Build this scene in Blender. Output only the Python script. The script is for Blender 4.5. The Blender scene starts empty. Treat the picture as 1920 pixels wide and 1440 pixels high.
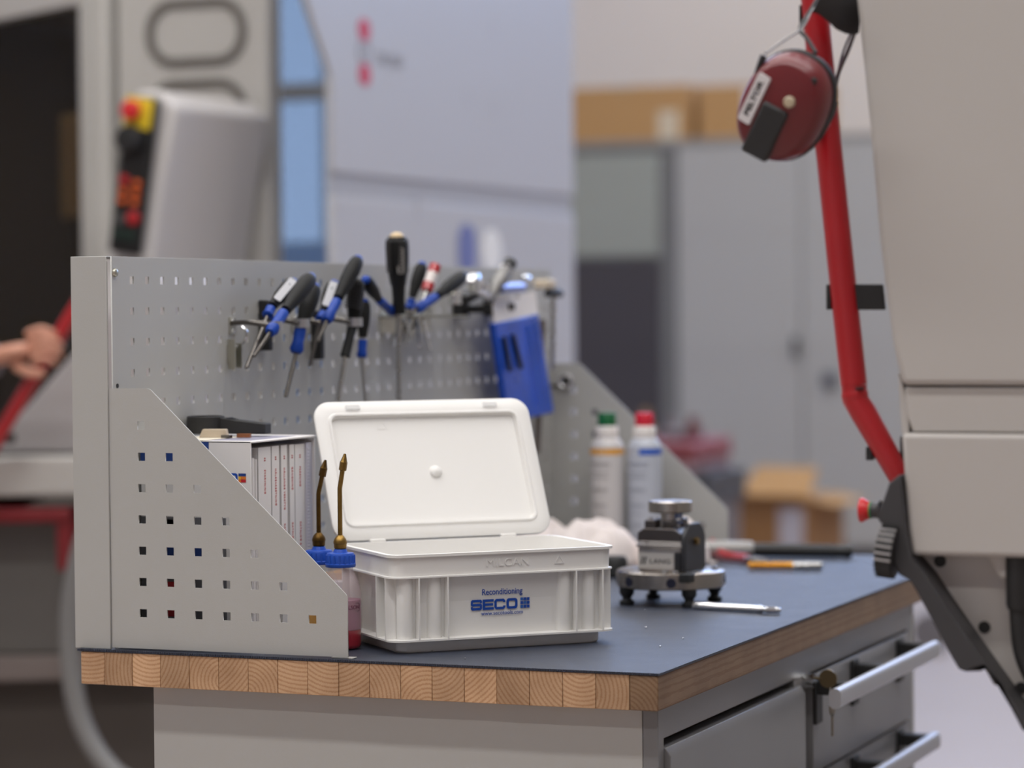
import bpy, bmesh, math, random
from mathutils import Vector, Matrix, Quaternion
random.seed(7)
sc = bpy.context.scene
COL = sc.collection
PI = math.pi
R = math.radians

# ------------------------------------------------------------------ camera, world, lights, exposure
FPX = 5209.8                                     # focal length in pixels of a 1920 px wide frame
CAM = Vector((1.7599, -2.9418, 1.2604))
YAW, PITCH, ROLL = R(21.9915), R(1.4934), R(-0.4941)
_r = Vector((math.cos(YAW), math.sin(YAW), 0)); _f = Vector((-math.sin(YAW), math.cos(YAW), 0)); _u = Vector((0, 0, 1))
_f, _u = _f*math.cos(PITCH) - _u*math.sin(PITCH), _u*math.cos(PITCH) + _f*math.sin(PITCH)
_r, _u = _r*math.cos(ROLL) + _u*math.sin(ROLL), _u*math.cos(ROLL) - _r*math.sin(ROLL)
cd = bpy.data.cameras.new('camera'); cam = bpy.data.objects.new('camera', cd); COL.objects.link(cam)
M = Matrix.Identity(4)
for i in range(3):
    M[i][0], M[i][1], M[i][2], M[i][3] = _r[i], _u[i], -_f[i], CAM[i]
cam.matrix_world = M
cd.sensor_width = 36.0; cd.lens = FPX/1920*36; cd.clip_start = .05; cd.clip_end = 200
cd.dof.use_dof = True; cd.dof.focus_distance = 3.27; cd.dof.aperture_fstop = 3.1
sc.camera = cam

w = bpy.data.worlds.new('sky'); sc.world = w; w.use_nodes = True
w.node_tree.nodes['Background'].inputs[0].default_value = (.38, .57, 1.0, 1)
w.node_tree.nodes['Background'].inputs[1].default_value = 5.0

def area(name, loc, sx, sy, power, col=(1, .985, .97)):
    d = bpy.data.lights.new(name, 'AREA'); d.shape = 'RECTANGLE'; d.size = sx; d.size_y = sy; d.energy = power; d.color = col
    o = bpy.data.objects.new(name, d); COL.objects.link(o); o.location = loc
    return o
for y, e in ((-4.3, 95), (-1.8, 175), (.7, 145), (3.2, 85), (5.7, 85), (8.2, 85), (10.6, 60)):
    area('tube_light', (-.2, y, 5.3), 8.0, .22, e)

sc.view_settings.view_transform = 'Standard'; sc.view_settings.look = 'None'
sc.view_settings.gamma = 1; sc.view_settings.use_curve_mapping = False
sc.view_settings.exposure = 0.13

def plane_pt(px, py, axis, val):
    """world point where the line of sight through a photo pixel meets the plane axis=val"""
    d = _f + _r*((px-960)/FPX) - _u*((py-720)/FPX)
    return CAM + d*((val-CAM[axis])/d[axis])
def onx(px, py, v): return plane_pt(px, py, 0, v)
def ony(px, py, v): return plane_pt(px, py, 1, v)
def onz(px, py, v): return plane_pt(px, py, 2, v)

# ------------------------------------------------------------------ materials
MATS = {}
def srgb(c):
    return tuple((x/255/12.92 if x/255 <= .04045 else ((x/255+.055)/1.055)**2.4) for x in c)
def mat(name, col, rough=.5, metal=0., noise=0., nscale=30., bump=0., bscale=400., emit=0., alpha=1., trans=0., coat=0., spec=.5, sss=0.):
    if name in MATS: return MATS[name]
    m = bpy.data.materials.new(name); m.use_nodes = True
    nt = m.node_tree; b = nt.nodes['Principled BSDF']
    b.inputs['Base Color'].default_value = (*col, 1); b.inputs['Roughness'].default_value = rough
    b.inputs['Metallic'].default_value = metal; b.inputs['Specular IOR Level'].default_value = spec
    if coat: b.inputs['Coat Weight'].default_value = coat
    if trans: b.inputs['Transmission Weight'].default_value = trans
    if alpha < 1: b.inputs['Alpha'].default_value = alpha
    if sss: b.inputs['Subsurface Weight'].default_value = sss; b.inputs['Subsurface Radius'].default_value = (.02, .015, .012)
    if emit:
        b.inputs['Emission Color'].default_value = (*col, 1); b.inputs['Emission Strength'].default_value = emit
    tc = nt.nodes.new('ShaderNodeTexCoord')
    if noise:
        n = nt.nodes.new('ShaderNodeTexNoise'); n.inputs['Scale'].default_value = nscale; n.inputs['Detail'].default_value = 6
        nt.links.new(tc.outputs['Object'], n.inputs['Vector'])
        mx = nt.nodes.new('ShaderNodeMix'); mx.data_type = 'RGBA'
        mx.inputs[6].default_value = (*[max(0, c*(1-noise)) for c in col], 1); mx.inputs[7].default_value = (*[min(1, c*(1+noise)) for c in col], 1)
        nt.links.new(n.outputs['Fac'], mx.inputs[0]); nt.links.new(mx.outputs[2], b.inputs['Base Color'])
        mr = nt.nodes.new('ShaderNodeMapRange'); mr.inputs[3].default_value = max(0, rough-.08); mr.inputs[4].default_value = min(1, rough+.08)
        nt.links.new(n.outputs['Fac'], mr.inputs[0]); nt.links.new(mr.outputs[0], b.inputs['Roughness'])
    if bump:
        n2 = nt.nodes.new('ShaderNodeTexNoise'); n2.inputs['Scale'].default_value = bscale; n2.inputs['Detail'].default_value = 3
        nt.links.new(tc.outputs['Object'], n2.inputs['Vector'])
        bp = nt.nodes.new('ShaderNodeBump'); bp.inputs['Strength'].default_value = bump; bp.inputs['Distance'].default_value = .002
        nt.links.new(n2.outputs['Fac'], bp.inputs['Height']); nt.links.new(bp.outputs['Normal'], b.inputs['Normal'])
    MATS[name] = m
    return m

# ------------------------------------------------------------------ mesh helpers
class MB:
    """collects verts and faces for ONE mesh object"""
    def __init__(s): s.v, s.f = [], []
    def add(s, vs, fs, M=None):
        o = len(s.v); s.v += [tuple(M @ Vector(p)) if M else tuple(p) for p in vs]; s.f += [tuple(i+o for i in q) for q in fs]; return s
    def box(s, c, d, M=None):
        x, y, z = c; a, b, e = d[0]/2, d[1]/2, d[2]/2
        vs = [(x+i*a, y+j*b, z+k*e) for i in (-1, 1) for j in (-1, 1) for k in (-1, 1)]
        return s.add(vs, [(0,1,3,2),(4,6,7,5),(0,4,5,1),(2,3,7,6),(0,2,6,4),(1,5,7,3)], M)
    def mm(s, lo, hi, M=None):
        return s.box([(a+b)/2 for a, b in zip(lo, hi)], [abs(b-a) for a, b in zip(lo, hi)], M)
    def lathe(s, prof, n=32, M=None):
        """prof: (radius, z) pairs bottom to top, closed at r=0 ends by fans"""
        vs, fs = [], []
        for r, z in prof:
            vs += [(r*math.cos(2*PI*i/n), r*math.sin(2*PI*i/n), z) for i in range(n)]
        for k in range(len(prof)-1):
            for i in range(n):
                j = (i+1) % n; fs.append((k*n+i, k*n+j, (k+1)*n+j, (k+1)*n+i))
        fs.append(tuple(range(n-1, -1, -1))); fs.append(tuple((len(prof)-1)*n+i for i in range(n)))
        return s.add(vs, fs, M)
    def cyl(s, p0, p1, r0, r1=None, n=20):
        return s.lathe_along(p0, p1, [(r0, 0), (r0 if r1 is None else r1, 1)], n)
    def lathe_along(s, p0, p1, prof, n=20):
        """prof: (radius, fraction of the way from p0 to p1)"""
        p0, p1 = Vector(p0), Vector(p1); d = p1-p0; L = d.length
        q = Vector((0, 0, 1)).rotation_difference(d.normalized()).to_matrix().to_4x4()
        return s.lathe([(r, t*L) for r, t in prof], n, Matrix.Translation(p0) @ q)
    def tube(s, pts, r, n=12, closed=False, flat=1.0):
        pts = [Vector(p) for p in pts]; N = len(pts); vs, fs = [], []
        rr = r if isinstance(r, (list, tuple)) else [r]*N
        t0 = (pts[1]-pts[0]).normalized(); up = Vector((0, 0, 1)) if abs(t0.z) < .9 else Vector((1, 0, 0))
        a = t0.cross(up).normalized()
        for k in range(N):
            if closed: t = (pts[(k+1) % N]-pts[k-1]).normalized()
            else: t = (pts[min(k+1, N-1)]-pts[max(k-1, 0)]).normalized()
            a = (a-t*a.dot(t)).normalized(); b = t.cross(a)
            vs += [tuple(pts[k]+a*(rr[k]*math.cos(2*PI*i/n))+b*(rr[k]*flat*math.sin(2*PI*i/n))) for i in range(n)]
        for k in range(N if closed else N-1):
            for i in range(n):
                j = (i+1) % n; k2 = (k+1) % N; fs.append((k*n+i, k*n+j, k2*n+j, k2*n+i))
        if not closed:
            fs.append(tuple(range(n-1, -1, -1))); fs.append(tuple((N-1)*n+i for i in range(n)))
        return s.add(vs, fs)
    def prism(s, poly, h0, h1, M=None):
        """poly in local xy, extruded along local z"""
        n = len(poly)
        vs = [(x, y, h0) for x, y in poly]+[(x, y, h1) for x, y in poly]
        fs = [tuple(range(n-1, -1, -1)), tuple(range(n, 2*n))]+[(i, (i+1) % n, n+(i+1) % n, n+i) for i in range(n)]
        return s.add(vs, fs, M)
    def loft(s, loops, cap0=True, cap1=True, M=None):
        n = len(loops[0]); vs = [p for l in loops for p in l]; fs = []
        for k in range(len(loops)-1):
            for i in range(n):
                j = (i+1) % n; fs.append((k*n+i, k*n+j, (k+1)*n+j, (k+1)*n+i))
        if cap0: fs.append(tuple(range(n-1, -1, -1)))
        if cap1: fs.append(tuple((len(loops)-1)*n+i for i in range(n)))
        return s.add(vs, fs, M)
    def ball(s, c, r, n=16, sc=(1, 1, 1)):
        m = n//2; prof = [(max(1e-5, r*math.sin(PI*k/m)), -r*math.cos(PI*k/m)) for k in range(m+1)]
        return s.lathe(prof, n, Matrix.Translation(c) @ Matrix.Diagonal((*sc, 1)))
    def build(s, name, m, parent=None, bevel=0., seg=2, smooth=35, loc=None, sub=0, M=None):
        me = bpy.data.meshes.new(name); me.from_pydata([tuple(M @ Vector(p)) for p in s.v] if M else s.v, [], s.f)
        bm = bmesh.new(); bm.from_mesh(me); bmesh.ops.recalc_face_normals(bm, faces=bm.faces); bm.to_mesh(me); bm.free()
        return finish(me, name, m, parent, bevel, seg, smooth, loc, sub)
def finish(me, name, m, parent=None, bevel=0., seg=2, smooth=35, loc=None, sub=0):
    me.materials.clear(); me.materials.append(m)
    if smooth:
        for p in me.polygons: p.use_smooth = True
        me.set_sharp_from_angle(angle=R(smooth))
    o = bpy.data.objects.new(name, me); COL.objects.link(o)
    if parent: o.parent = parent
    if loc: o.location = loc
    if bevel:
        b = o.modifiers.new('bevel', 'BEVEL'); b.width = bevel; b.segments = seg; b.limit_method = 'ANGLE'; b.angle_limit = R(40); b.harden_normals = False
    if sub:
        b = o.modifiers.new('sub', 'SUBSURF'); b.levels = sub; b.render_levels = sub
    return o
def curve_mesh(cu, M=None):
    o = bpy.data.objects.new('tmp', cu); COL.objects.link(o)
    bpy.context.view_layer.update()
    me = bpy.data.meshes.new_from_object(o.evaluated_get(bpy.context.evaluated_depsgraph_get()))
    bpy.data.objects.remove(o)
    if M: me.transform(M)
    return me
def plate(name, loops, t, m, parent=None, M=None, bevel=0., smooth=35):
    """flat sheet: loops[0] outline, further loops are holes; lies in local xy, thickness t centred on z=0"""
    cu = bpy.data.curves.new(name, 'CURVE'); cu.dimensions = '2D'; cu.fill_mode = 'BOTH'; cu.extrude = t/2-bevel; cu.bevel_depth = bevel; cu.bevel_resolution = 1; cu.offset = -bevel
    for l in loops:
        sp = cu.splines.new('POLY'); sp.points.add(len(l)-1); sp.use_cyclic_u = True
        for p, q in zip(sp.points, l): p.co = (q[0], q[1], 0, 1)
    return finish(curve_mesh(cu, M), name, m, parent, smooth=smooth)
def text(name, s, size, m, parent=None, M=None, t=.0002, bold=0., xs=1., align='CENTER', spacing=1., shear=0.):
    cu = bpy.data.curves.new(name, 'FONT'); cu.body = s; cu.size = size; cu.extrude = t; cu.offset = bold; cu.align_x = align; cu.align_y = 'CENTER'
    cu.resolution_u = 3; cu.space_character = spacing; cu.shear = shear
    me = curve_mesh(cu, (M or Matrix.Identity(4)) @ Matrix.Diagonal((xs, 1, 1, 1)))
    return finish(me, name, m, parent, smooth=0)
def frame(o, xdir, ydir):
    """matrix with origin o, local x along xdir, local y along ydir"""
    x = Vector(xdir).normalized(); y = Vector(ydir); y = (y-x*y.dot(x)).normalized(); z = x.cross(y)
    M = Matrix.Identity(4)
    for i in range(3): M[i][0], M[i][1], M[i][2], M[i][3] = x[i], y[i], z[i], o[i]
    return M
def rrect(a, b, r, n=6, c=(0, 0)):
    """rounded rectangle of half sizes a, b"""
    out = []
    for (sx, sy, a0) in ((1, 1, 0), (-1, 1, 90), (-1, -1, 180), (1, -1, 270)):
        for k in range(n+1):
            t = R(a0+90*k/n); out.append((c[0]+sx*(a-r)+r*math.cos(t), c[1]+sy*(b-r)+r*math.sin(t)))
    return out
def lift(l, z): return [(x, y, z) for x, y in l]
def sq(cx, cy, h): return [(cx-h, cy-h), (cx+h, cy-h), (cx+h, cy+h), (cx-h, cy+h)]
def thing(name, label, cat, loc=(0, 0, 0), rz=0., group=None):
    o = bpy.data.objects.new(name, None); COL.objects.link(o); o.location = loc; o.rotation_euler = (0, 0, rz); o.empty_display_size = .05
    return tag(o, label, cat, group)
def tag(o, label, cat, group=None):
    o['label'] = label; o['category'] = cat
    if group: o['group'] = group
    return o
def struct(o): o['kind'] = 'structure'; return o
def lab(o, s): o['label'] = s; return o
def ico(M): return M
def chain(pts, n=8):
    """smooth Catmull-Rom polyline through pts"""
    P = [Vector(p) for p in pts]; P = [P[0]*2-P[1]]+P+[P[-1]*2-P[-2]]; out = []
    for i in range(1, len(P)-2):
        for k in range(n):
            t = k/n; a, b, c, d = P[i-1], P[i], P[i+1], P[i+2]
            out.append(.5*((2*b)+(c-a)*t+(2*a-5*b+4*c-d)*t*t+(3*b-a-3*c+d)*t**3))
    return out+[P[-2]]
# ------------------------------------------------------------------ shared materials
PAINT = mat('panel_paint', srgb((178, 177, 173)), .42, noise=.03, nscale=9, bump=.08, bscale=900)
CABG = mat('cabinet_paint', srgb((176, 174, 170)), .4, noise=.02, nscale=6, bump=.05, bscale=700)
DOORG = mat('cabinet_front_paint', srgb((122, 121, 122)), .34, noise=.03, nscale=6, bump=.05, bscale=700)
WHITE = mat('white_plastic', srgb((232, 230, 226)), .38, bump=.03, bscale=300)
BLACK = mat('black_plastic', srgb((30, 30, 31)), .5, bump=.1, bscale=600)
RUBBER = mat('dark_rubber', srgb((38, 38, 39)), .65, noise=.1, bump=.15, bscale=500)
STEEL = mat('steel', srgb((176, 174, 170)), .28, 1., noise=.05, nscale=60)
CHROME = mat('chrome', srgb((225, 225, 225)), .13, 1.)
DSTEEL = mat('dark_steel', srgb((110, 106, 102)), .35, 1., noise=.1, nscale=80)
ZINC = mat('zinc_plate', srgb((190, 188, 175)), .35, 1., noise=.1, nscale=40)
BLUE = mat('blue_plastic', srgb((28, 78, 180)), .4)
RED = mat('red_paint', srgb((172, 22, 30)), .33, coat=.2)
BRASS = mat('brass', srgb((138, 110, 60)), .36, 1., noise=.35, nscale=120, bump=.1, bscale=300)
BRASSD = mat('tarnished_brass', srgb((90, 68, 36)), .42, 1., noise=.5, nscale=120, bump=.1, bscale=300)
INKB = mat('blue_ink', srgb((10, 70, 165)), .5)
INKR = mat('red_ink', srgb((190, 60, 60)), .6)
PAPER = mat('paper_white', srgb((226, 222, 220)), .6, bump=.03)
CARD = mat('cardboard', srgb((188, 146, 96)), .8, noise=.06, nscale=20)
MGREY = mat('machine_paint', srgb((188, 185, 180)), .4, bump=.05, bscale=500)

def wood_mat(nm='beech_wood', dark=1.):
    m = bpy.data.materials.new(nm); m.use_nodes = True; nt = m.node_tree; b = nt.nodes['Principled BSDF']
    N = nt.nodes.new; L = nt.links.new
    tc = N('ShaderNodeTexCoord'); oi = N('ShaderNodeObjectInfo')
    wn = N('ShaderNodeTexWhiteNoise'); wn.noise_dimensions = '1D'; L(oi.outputs['Random'], wn.inputs['W'])
    sub = N('ShaderNodeVectorMath'); sub.operation = 'SUBTRACT'; sub.inputs[1].default_value = (.5, .5, .5); L(wn.outputs['Color'], sub.inputs[0])
    scl = N('ShaderNodeVectorMath'); scl.operation = 'MULTIPLY'; scl.inputs[1].default_value = (.16, 0, .16); L(sub.outputs[0], scl.inputs[0])
    add = N('ShaderNodeVectorMath'); add.operation = 'ADD'; L(tc.outputs['Object'], add.inputs[0]); L(scl.outputs[0], add.inputs[1])
    sq_ = N('ShaderNodeVectorMath'); sq_.operation = 'MULTIPLY'; sq_.inputs[1].default_value = (1, .045, 1); L(add.outputs[0], sq_.inputs[0])
    wv = N('ShaderNodeTexWave'); wv.wave_type = 'RINGS'; wv.rings_direction = 'Y'; wv.inputs['Scale'].default_value = 62; wv.inputs['Distortion'].default_value = 2.6; wv.inputs['Detail'].default_value = 2; wv.inputs['Detail Scale'].default_value = 12
    L(sq_.outputs[0], wv.inputs['Vector'])
    ns = N('ShaderNodeTexNoise'); ns.inputs['Scale'].default_value = 18; ns.inputs['Detail'].default_value = 8; L(add.outputs[0], ns.inputs['Vector'])
    cr = N('ShaderNodeValToRGB'); cr.color_ramp.elements[0].color = (*srgb((194, 148, 108)), 1); cr.color_ramp.elements[1].color = (*srgb((216, 176, 138)), 1); cr.color_ramp.elements[0].position = .1; cr.color_ramp.elements[1].position = .55
    L(wv.outputs['Fac'], cr.inputs[0])
    tint = N('ShaderNodeMix'); tint.data_type = 'RGBA'; tint.blend_type = 'MULTIPLY'
    cr2 = N('ShaderNodeValToRGB'); cr2.color_ramp.elements[0].color = (.72, .66, .6, 1); cr2.color_ramp.elements[1].color = (1.1, 1.1, 1.1, 1); cr2.color_ramp.elements[0].position = .3; cr2.color_ramp.elements[1].position = .62
    L(ns.outputs['Fac'], cr2.inputs[0]); tint.inputs[0].default_value = .75; L(cr.outputs[0], tint.inputs[6]); L(cr2.outputs[0], tint.inputs[7])
    t2 = N('ShaderNodeMix'); t2.data_type = 'RGBA'; t2.blend_type = 'MULTIPLY'; t2.inputs[0].default_value = 1
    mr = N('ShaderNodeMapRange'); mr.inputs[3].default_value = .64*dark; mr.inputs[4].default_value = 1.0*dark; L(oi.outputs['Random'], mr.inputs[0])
    L(tint.outputs[2], t2.inputs[6]); L(mr.outputs[0], t2.inputs[7]); L(t2.outputs[2], b.inputs['Base Color'])
    b.inputs['Roughness'].default_value = .5
    return m
WOOD = wood_mat(); WOODD = wood_mat('darker_beech', .44)  # second one is the same beech tinted darker, for the last stave

# ------------------------------------------------------------------ room
FLOORM = mat('floor_epoxy', srgb((168, 156, 150)), .4, noise=.04, nscale=2)
WALLM = mat('wall_paint', srgb((224, 214, 204)), .7, noise=.02, nscale=2)
struct(MB().mm((-9, -9, -.1), (9, 12.1, 0)).build('floor', FLOORM))
wb = MB().mm((-9, 12, 0), (-6.7, 12.2, 3.5)); wb.mm((-4.85, 12, 0), (9, 12.2, 3.5)); wb.mm((-6.7, 12, 0), (-4.85, 12.2, .9)); wb.mm((-6.7, 12, 3.3), (-4.85, 12.2, 3.5)); struct(wb.build('wall_back', WALLM))
struct(MB().mm((-9.2, -9, 0), (-9, 12.2, 6)).build('wall_left', WALLM))
struct(MB().mm((9, -9, 0), (9.2, 12.2, 6)).build('wall_right', WALLM))
struct(MB().mm((-9, -9.2, 0), (9, -9, 6)).build('wall_front', WALLM))
struct(MB().mm((-9.2, -9.2, 6), (9.2, 12.2, 6.2)).build('ceiling', mat('ceiling_paint', srgb((215, 212, 208)), .8)))
FRAMEM = mat('window_frame_alu', srgb((120, 122, 124)), .4, .5)
def glass_mat(name, tint, mixf):
    m = bpy.data.materials.new(name); m.use_nodes = True; nt = m.node_tree; nt.nodes.clear()
    o = nt.nodes.new('ShaderNodeOutputMaterial'); t = nt.nodes.new('ShaderNodeBsdfTransparent'); g = nt.nodes.new('ShaderNodeBsdfGlossy'); x = nt.nodes.new('ShaderNodeMixShader')
    t.inputs[0].default_value = (*tint, 1); g.inputs['Roughness'].default_value = .03; x.inputs[0].default_value = mixf
    nt.links.new(t.outputs[0], x.inputs[1]); nt.links.new(g.outputs[0], x.inputs[2]); nt.links.new(x.outputs[0], o.inputs[0])
    return m
GLASS = glass_mat('window_glass', (.95, .97, 1), .06)
def clerestory(name, p0, p1, z0, z1, n, t=.08, glass=None):
    """a band of panes in a frame between two floor points"""
    p0, p1 = Vector((*p0, 0)), Vector((*p1, 0)); d = (p1-p0); L = d.length; M = frame((p0.x, p0.y, 0), d, (0, 0, 1))
    mb = MB(); mb.box((L/2, z0+.04, 0), (L, .08, t), M); mb.box((L/2, z1-.04, 0), (L, .08, t), M)
    for i in range(n+1): mb.box((L*i/n, (z0+z1)/2, 0), (.08, z1-z0, t), M)
    fr = struct(mb.build(name, FRAMEM))
    for i in range(n):
        MB().box((L*(i+.5)/n, (z0+z1)/2, 0), (L/n-.08, z1-z0-.16, .008), M).build('pane', glass or GLASS, fr)
clerestory('window_1', (-9, 12.1), (9, 12.1), 3.5, 6, 12)
clerestory('window_2', (-6.7, 12.1), (-4.85, 12.1), .9, 3.3, 3, .08, glass_mat('solar_glass', (.43, .385, .335), .05))

# ------------------------------------------------------------------ workbench
TOPW, TOPL, TZ = .7456, 1.53, .85
wt = thing('workbench_top', 'laminated beech workbench top with end grain blocks showing along its near edge', 'worktop', (0, 0, 0))
SW = [.0335, .0385, .0385, .0395, .0398, .0398, .0392, .0395, .0405, .0400, .0400, .0398, .0405, .0405, .0405, .0405, .0400, .0405]
SW.append(TOPW-sum(SW)); x = 0
for i, s in enumerate(SW):
    g = .00025
    st = MB().mm((-s/2+g, 0, -.04), (s/2-g, TOPL, 0)).build('stave', WOODD if i == 18 else WOOD, wt, bevel=.0006 if 0 < i < 18 else .0015, loc=(x+s/2, random.uniform(-.0004, .0004), TZ)); x += s

def mat_mat():
    m = mat('ribbed_rubber', srgb((42, 50, 69)), .45, spec=.75, noise=.6, nscale=20); nt = m.node_tree; b = nt.nodes['Principled BSDF']; N = nt.nodes.new; L = nt.links.new
    tc = N('ShaderNodeTexCoord')
    w1 = N('ShaderNodeTexWave'); w1.wave_type = 'BANDS'; w1.bands_direction = 'X'; w1.inputs['Scale'].default_value = 128; L(tc.outputs['Object'], w1.inputs['Vector'])
    w2 = N('ShaderNodeTexWave'); w2.wave_type = 'BANDS'; w2.bands_direction = 'Y'; w2.inputs['Scale'].default_value = 128; L(tc.outputs['Object'], w2.inputs['Vector'])
    ad = N('ShaderNodeMath'); ad.operation = 'MULTIPLY'; L(w1.outputs['Fac'], ad.inputs[0]); L(w2.outputs['Fac'], ad.inputs[1])
    src = b.inputs['Base Color'].links[0].from_socket; mm_ = N('ShaderNodeMapRange'); mm_.inputs[3].default_value = .7; mm_.inputs[4].default_value = 1.35; L(ad.outputs[0], mm_.inputs[0])
    mul = N('ShaderNodeMix'); mul.data_type = 'RGBA'; mul.blend_type = 'MULTIPLY'; mul.inputs[0].default_value = 1; L(src, mul.inputs[6]); L(mm_.outputs[0], mul.inputs[7]); L(mul.outputs[2], b.inputs['Base Color'])
    bp = N('ShaderNodeBump'); bp.inputs['Strength'].default_value = .8; bp.inputs['Distance'].default_value = .0012; L(ad.outputs[0], bp.inputs['Height']); L(bp.outputs[0], b.inputs['Normal'])
    return m
MATM = mat_mat()
mb = MB().mm((-.004, -.001, .8503), (TOPW+.0015, TOPL, .853))
n = 240
for i in range(n):                                   # the fine ribs that show as a toothed edge along the near end
    xx = -.003+(TOPW+.003)*(i+.5)/n; mb.box((xx, -.0014, .8525), (.0016, .0012, .0016))
bm_ = mb.build('bench_mat', MATM, smooth=0)
tag(bm_, 'dark fine ribbed rubber mat covering the beech workbench top', 'mat')

cab = thing('tool_cabinet', 'grey steel drawer cabinet under the beech worktop with door and bar handles', 'cabinet', (0, 0, 0))
CX0, CXF = .0875, .738                               # back and front of the carcass
CY0, CY1, CYM = .0235, 1.232, .612
CBOT = .06
MB().mm((CX0, CY0, CBOT), (.718, CY0+.012, .81)).build('side_panel', CABG, cab, bevel=.0008)
MB().mm((.7186, CY0-.0, CBOT), (CXF-.001, CY0+.02, .81)).build('corner_post', DOORG, cab, bevel=.001)
MB().mm((CX0, CY1-.012, CBOT), (CXF-.002, CY1, .81)).build('side_panel', CABG, cab, bevel=.001)
MB().mm((CX0+.001, CY0+.0125, CBOT), (CX0+.01, CY1-.0125, .81)).build('back_panel', CABG, cab)
MB().mm((CX0+.01, CY0+.012, CBOT), (CXF-.03, CY1-.012, CBOT+.012)).build('bottom_panel', CABG, cab)
MB().mm((.70, CY0+.02, .772), (CXF-.003, CY1-.012, .8095)).build('top_rail', DOORG, cab, bevel=.001)
MB().mm((.70, CYM-.03, CBOT), (CXF-.004, CYM+.03, .772)).build('centre_post', DOORG, cab, bevel=.001)
MB().mm((.70, CY1-.04, CBOT), (CXF-.003, CY1-.012, .772)).build('far_post', DOORG, cab, bevel=.001)
dr = MB().prism([(.716, .09), (.7445, .09), (.7445, .752), (.738, .762), (.716, .762)], CY0+.022, CYM-.012, Matrix(((1,0,0,0),(0,0,1,0),(0,1,0,0),(0,0,0,1)))).build('door', DOORG, cab, bevel=.001)
for z in (.70, .2):
    MB().cyl((.744, CY0+.02, z-.02), (.744, CY0+.02, z+.028), .0042).build('hinge', STEEL, dr)
HANDLE = mat('handle_alu', srgb((196, 196, 200)), .42, .75)
for k, zt in enumerate((.768, .632, .496, .36)):
    zb = zt-.13
    d = MB().prism([(.70, zb), (.7425, zb), (.7425, zt-.012), (.736, zt), (.70, zt)], CYM+.032, CY1-.042, Matrix(((1,0,0,0),(0,0,1,0),(0,1,0,0),(0,0,0,1)))).build('drawer', DOORG, cab, bevel=.001)
    zh = zt-.012
    for yy in (CYM+.045, CYM+.235, CY1-.125):
        pl = MB().mm((.7426, yy-.016, zh-.052), (.748, yy+.016, zh+.012)); pl.mm((.747, yy-.011, zh-.012), (.789, yy+.011, zh+.006))
        pl.build('handle_bracket', BLACK, d, bevel=.002)
    MB().prism(rrect(.0082, .0132, .0075, 6, (.795, zh-.004)), CYM-.05, CY1-.112, Matrix(((1,0,0,0),(0,0,1,0),(0,1,0,0),(0,0,0,1)))).build('handle', HANDLE, d, smooth=50)
lk = MB().cyl((.733, .628, .765), (.749, .628, .765), .010).build('lock', CHROME, cab)
KEYM = mat('nickel_brass', srgb((120, 105, 80)), .35, .9)
for (yy, z, tl, lb) in ((.620, .770, R(0), 'upper key sitting in the drawer cabinet lock'), (.640, .742, R(90), 'lower key dangling below the drawer cabinet lock')):
    k = thing('key', lb, 'key', (.752, yy, z), 0, 'cabinet keys')
    if tl == 0:
        MB().cyl((-.003, 0, 0), (.01, 0, 0), .002, n=10).build('blade', KEYM, k)
        MB().lathe_along((.018, -.0015, 0), (.018, .0015, 0), [(.0125, 0), (.0125, 1)], 18).build('bow', KEYM, k, bevel=.0005)
    else:
        MB().box((.018, 0, -.036), (.0016, .006, .030)).build('blade', KEYM, k)
        MB().lathe_along((.0172, 0, -.012), (.0188, 0, -.012), [(.0125, 0), (.0125, 1)], 18).build('bow', KEYM, k)
        MB().tube([(.018+.0*math.cos(a), .012*math.cos(a), .006+.012*math.sin(a)) for a in [2*PI*i/24 for i in range(24)]], .0011, 8, True).build('key_ring', CHROME, k)

# ------------------------------------------------------------------ perforated back panel of the bench
bp = thing('perforated_back_panel', 'light grey perforated steel tool panel with angled side wings standing on the workbench', 'tool panel', (0, 0, 0))
PX, PT = .0442, .0016
H0 = (.0587, 1.189)                                   # y, z of the first hole of the fourth row
holes = []
for j in range(-8, 4):
    for i in range(0, 38):
        y, z = H0[0]+.038*i, H0[1]+.038*j
        if y < 1.475: holes.append(sq(y, z, .0047))
PM = Matrix(((0, 0, 1, PX-PT/2), (1, 0, 0, 0), (0, 1, 0, 0), (0, 0, 0, 1)))
plate('panel_sheet', [[(.0102, .8535), (1.487, .8535), (1.487, 1.3315), (.0102, 1.3315)]]+holes, PT, PAINT, bp, PM, smooth=0)
mb = MB().mm((-.0108, .006, .8532), (.0388, .0076, 1.332)); mb.mm((-.0108, .0076, .8532), (-.0092, .05, 1.332)); mb.mm((.0372, .0076, .8532), (.0388, .0098, 1.326)); mb.mm((-.0092, .0076, 1.3304), (.0388, .02, 1.332))
mb.build('end_post', PAINT, bp, bevel=.0006)
MB().mm((-.0108, .0212, 1.330), (PX-PT-.0002, 1.492, 1.3318)).build('top_rail', PAINT, bp, bevel=.0005)
mb = MB().mm((-.0108, 1.494, .8532), (.0388, 1.4956, 1.332)); mb.mm((-.0108, 1.455, .8532), (-.0092, 1.494, 1.332)); mb.build('end_post', PAINT, bp, bevel=.0006)
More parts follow.
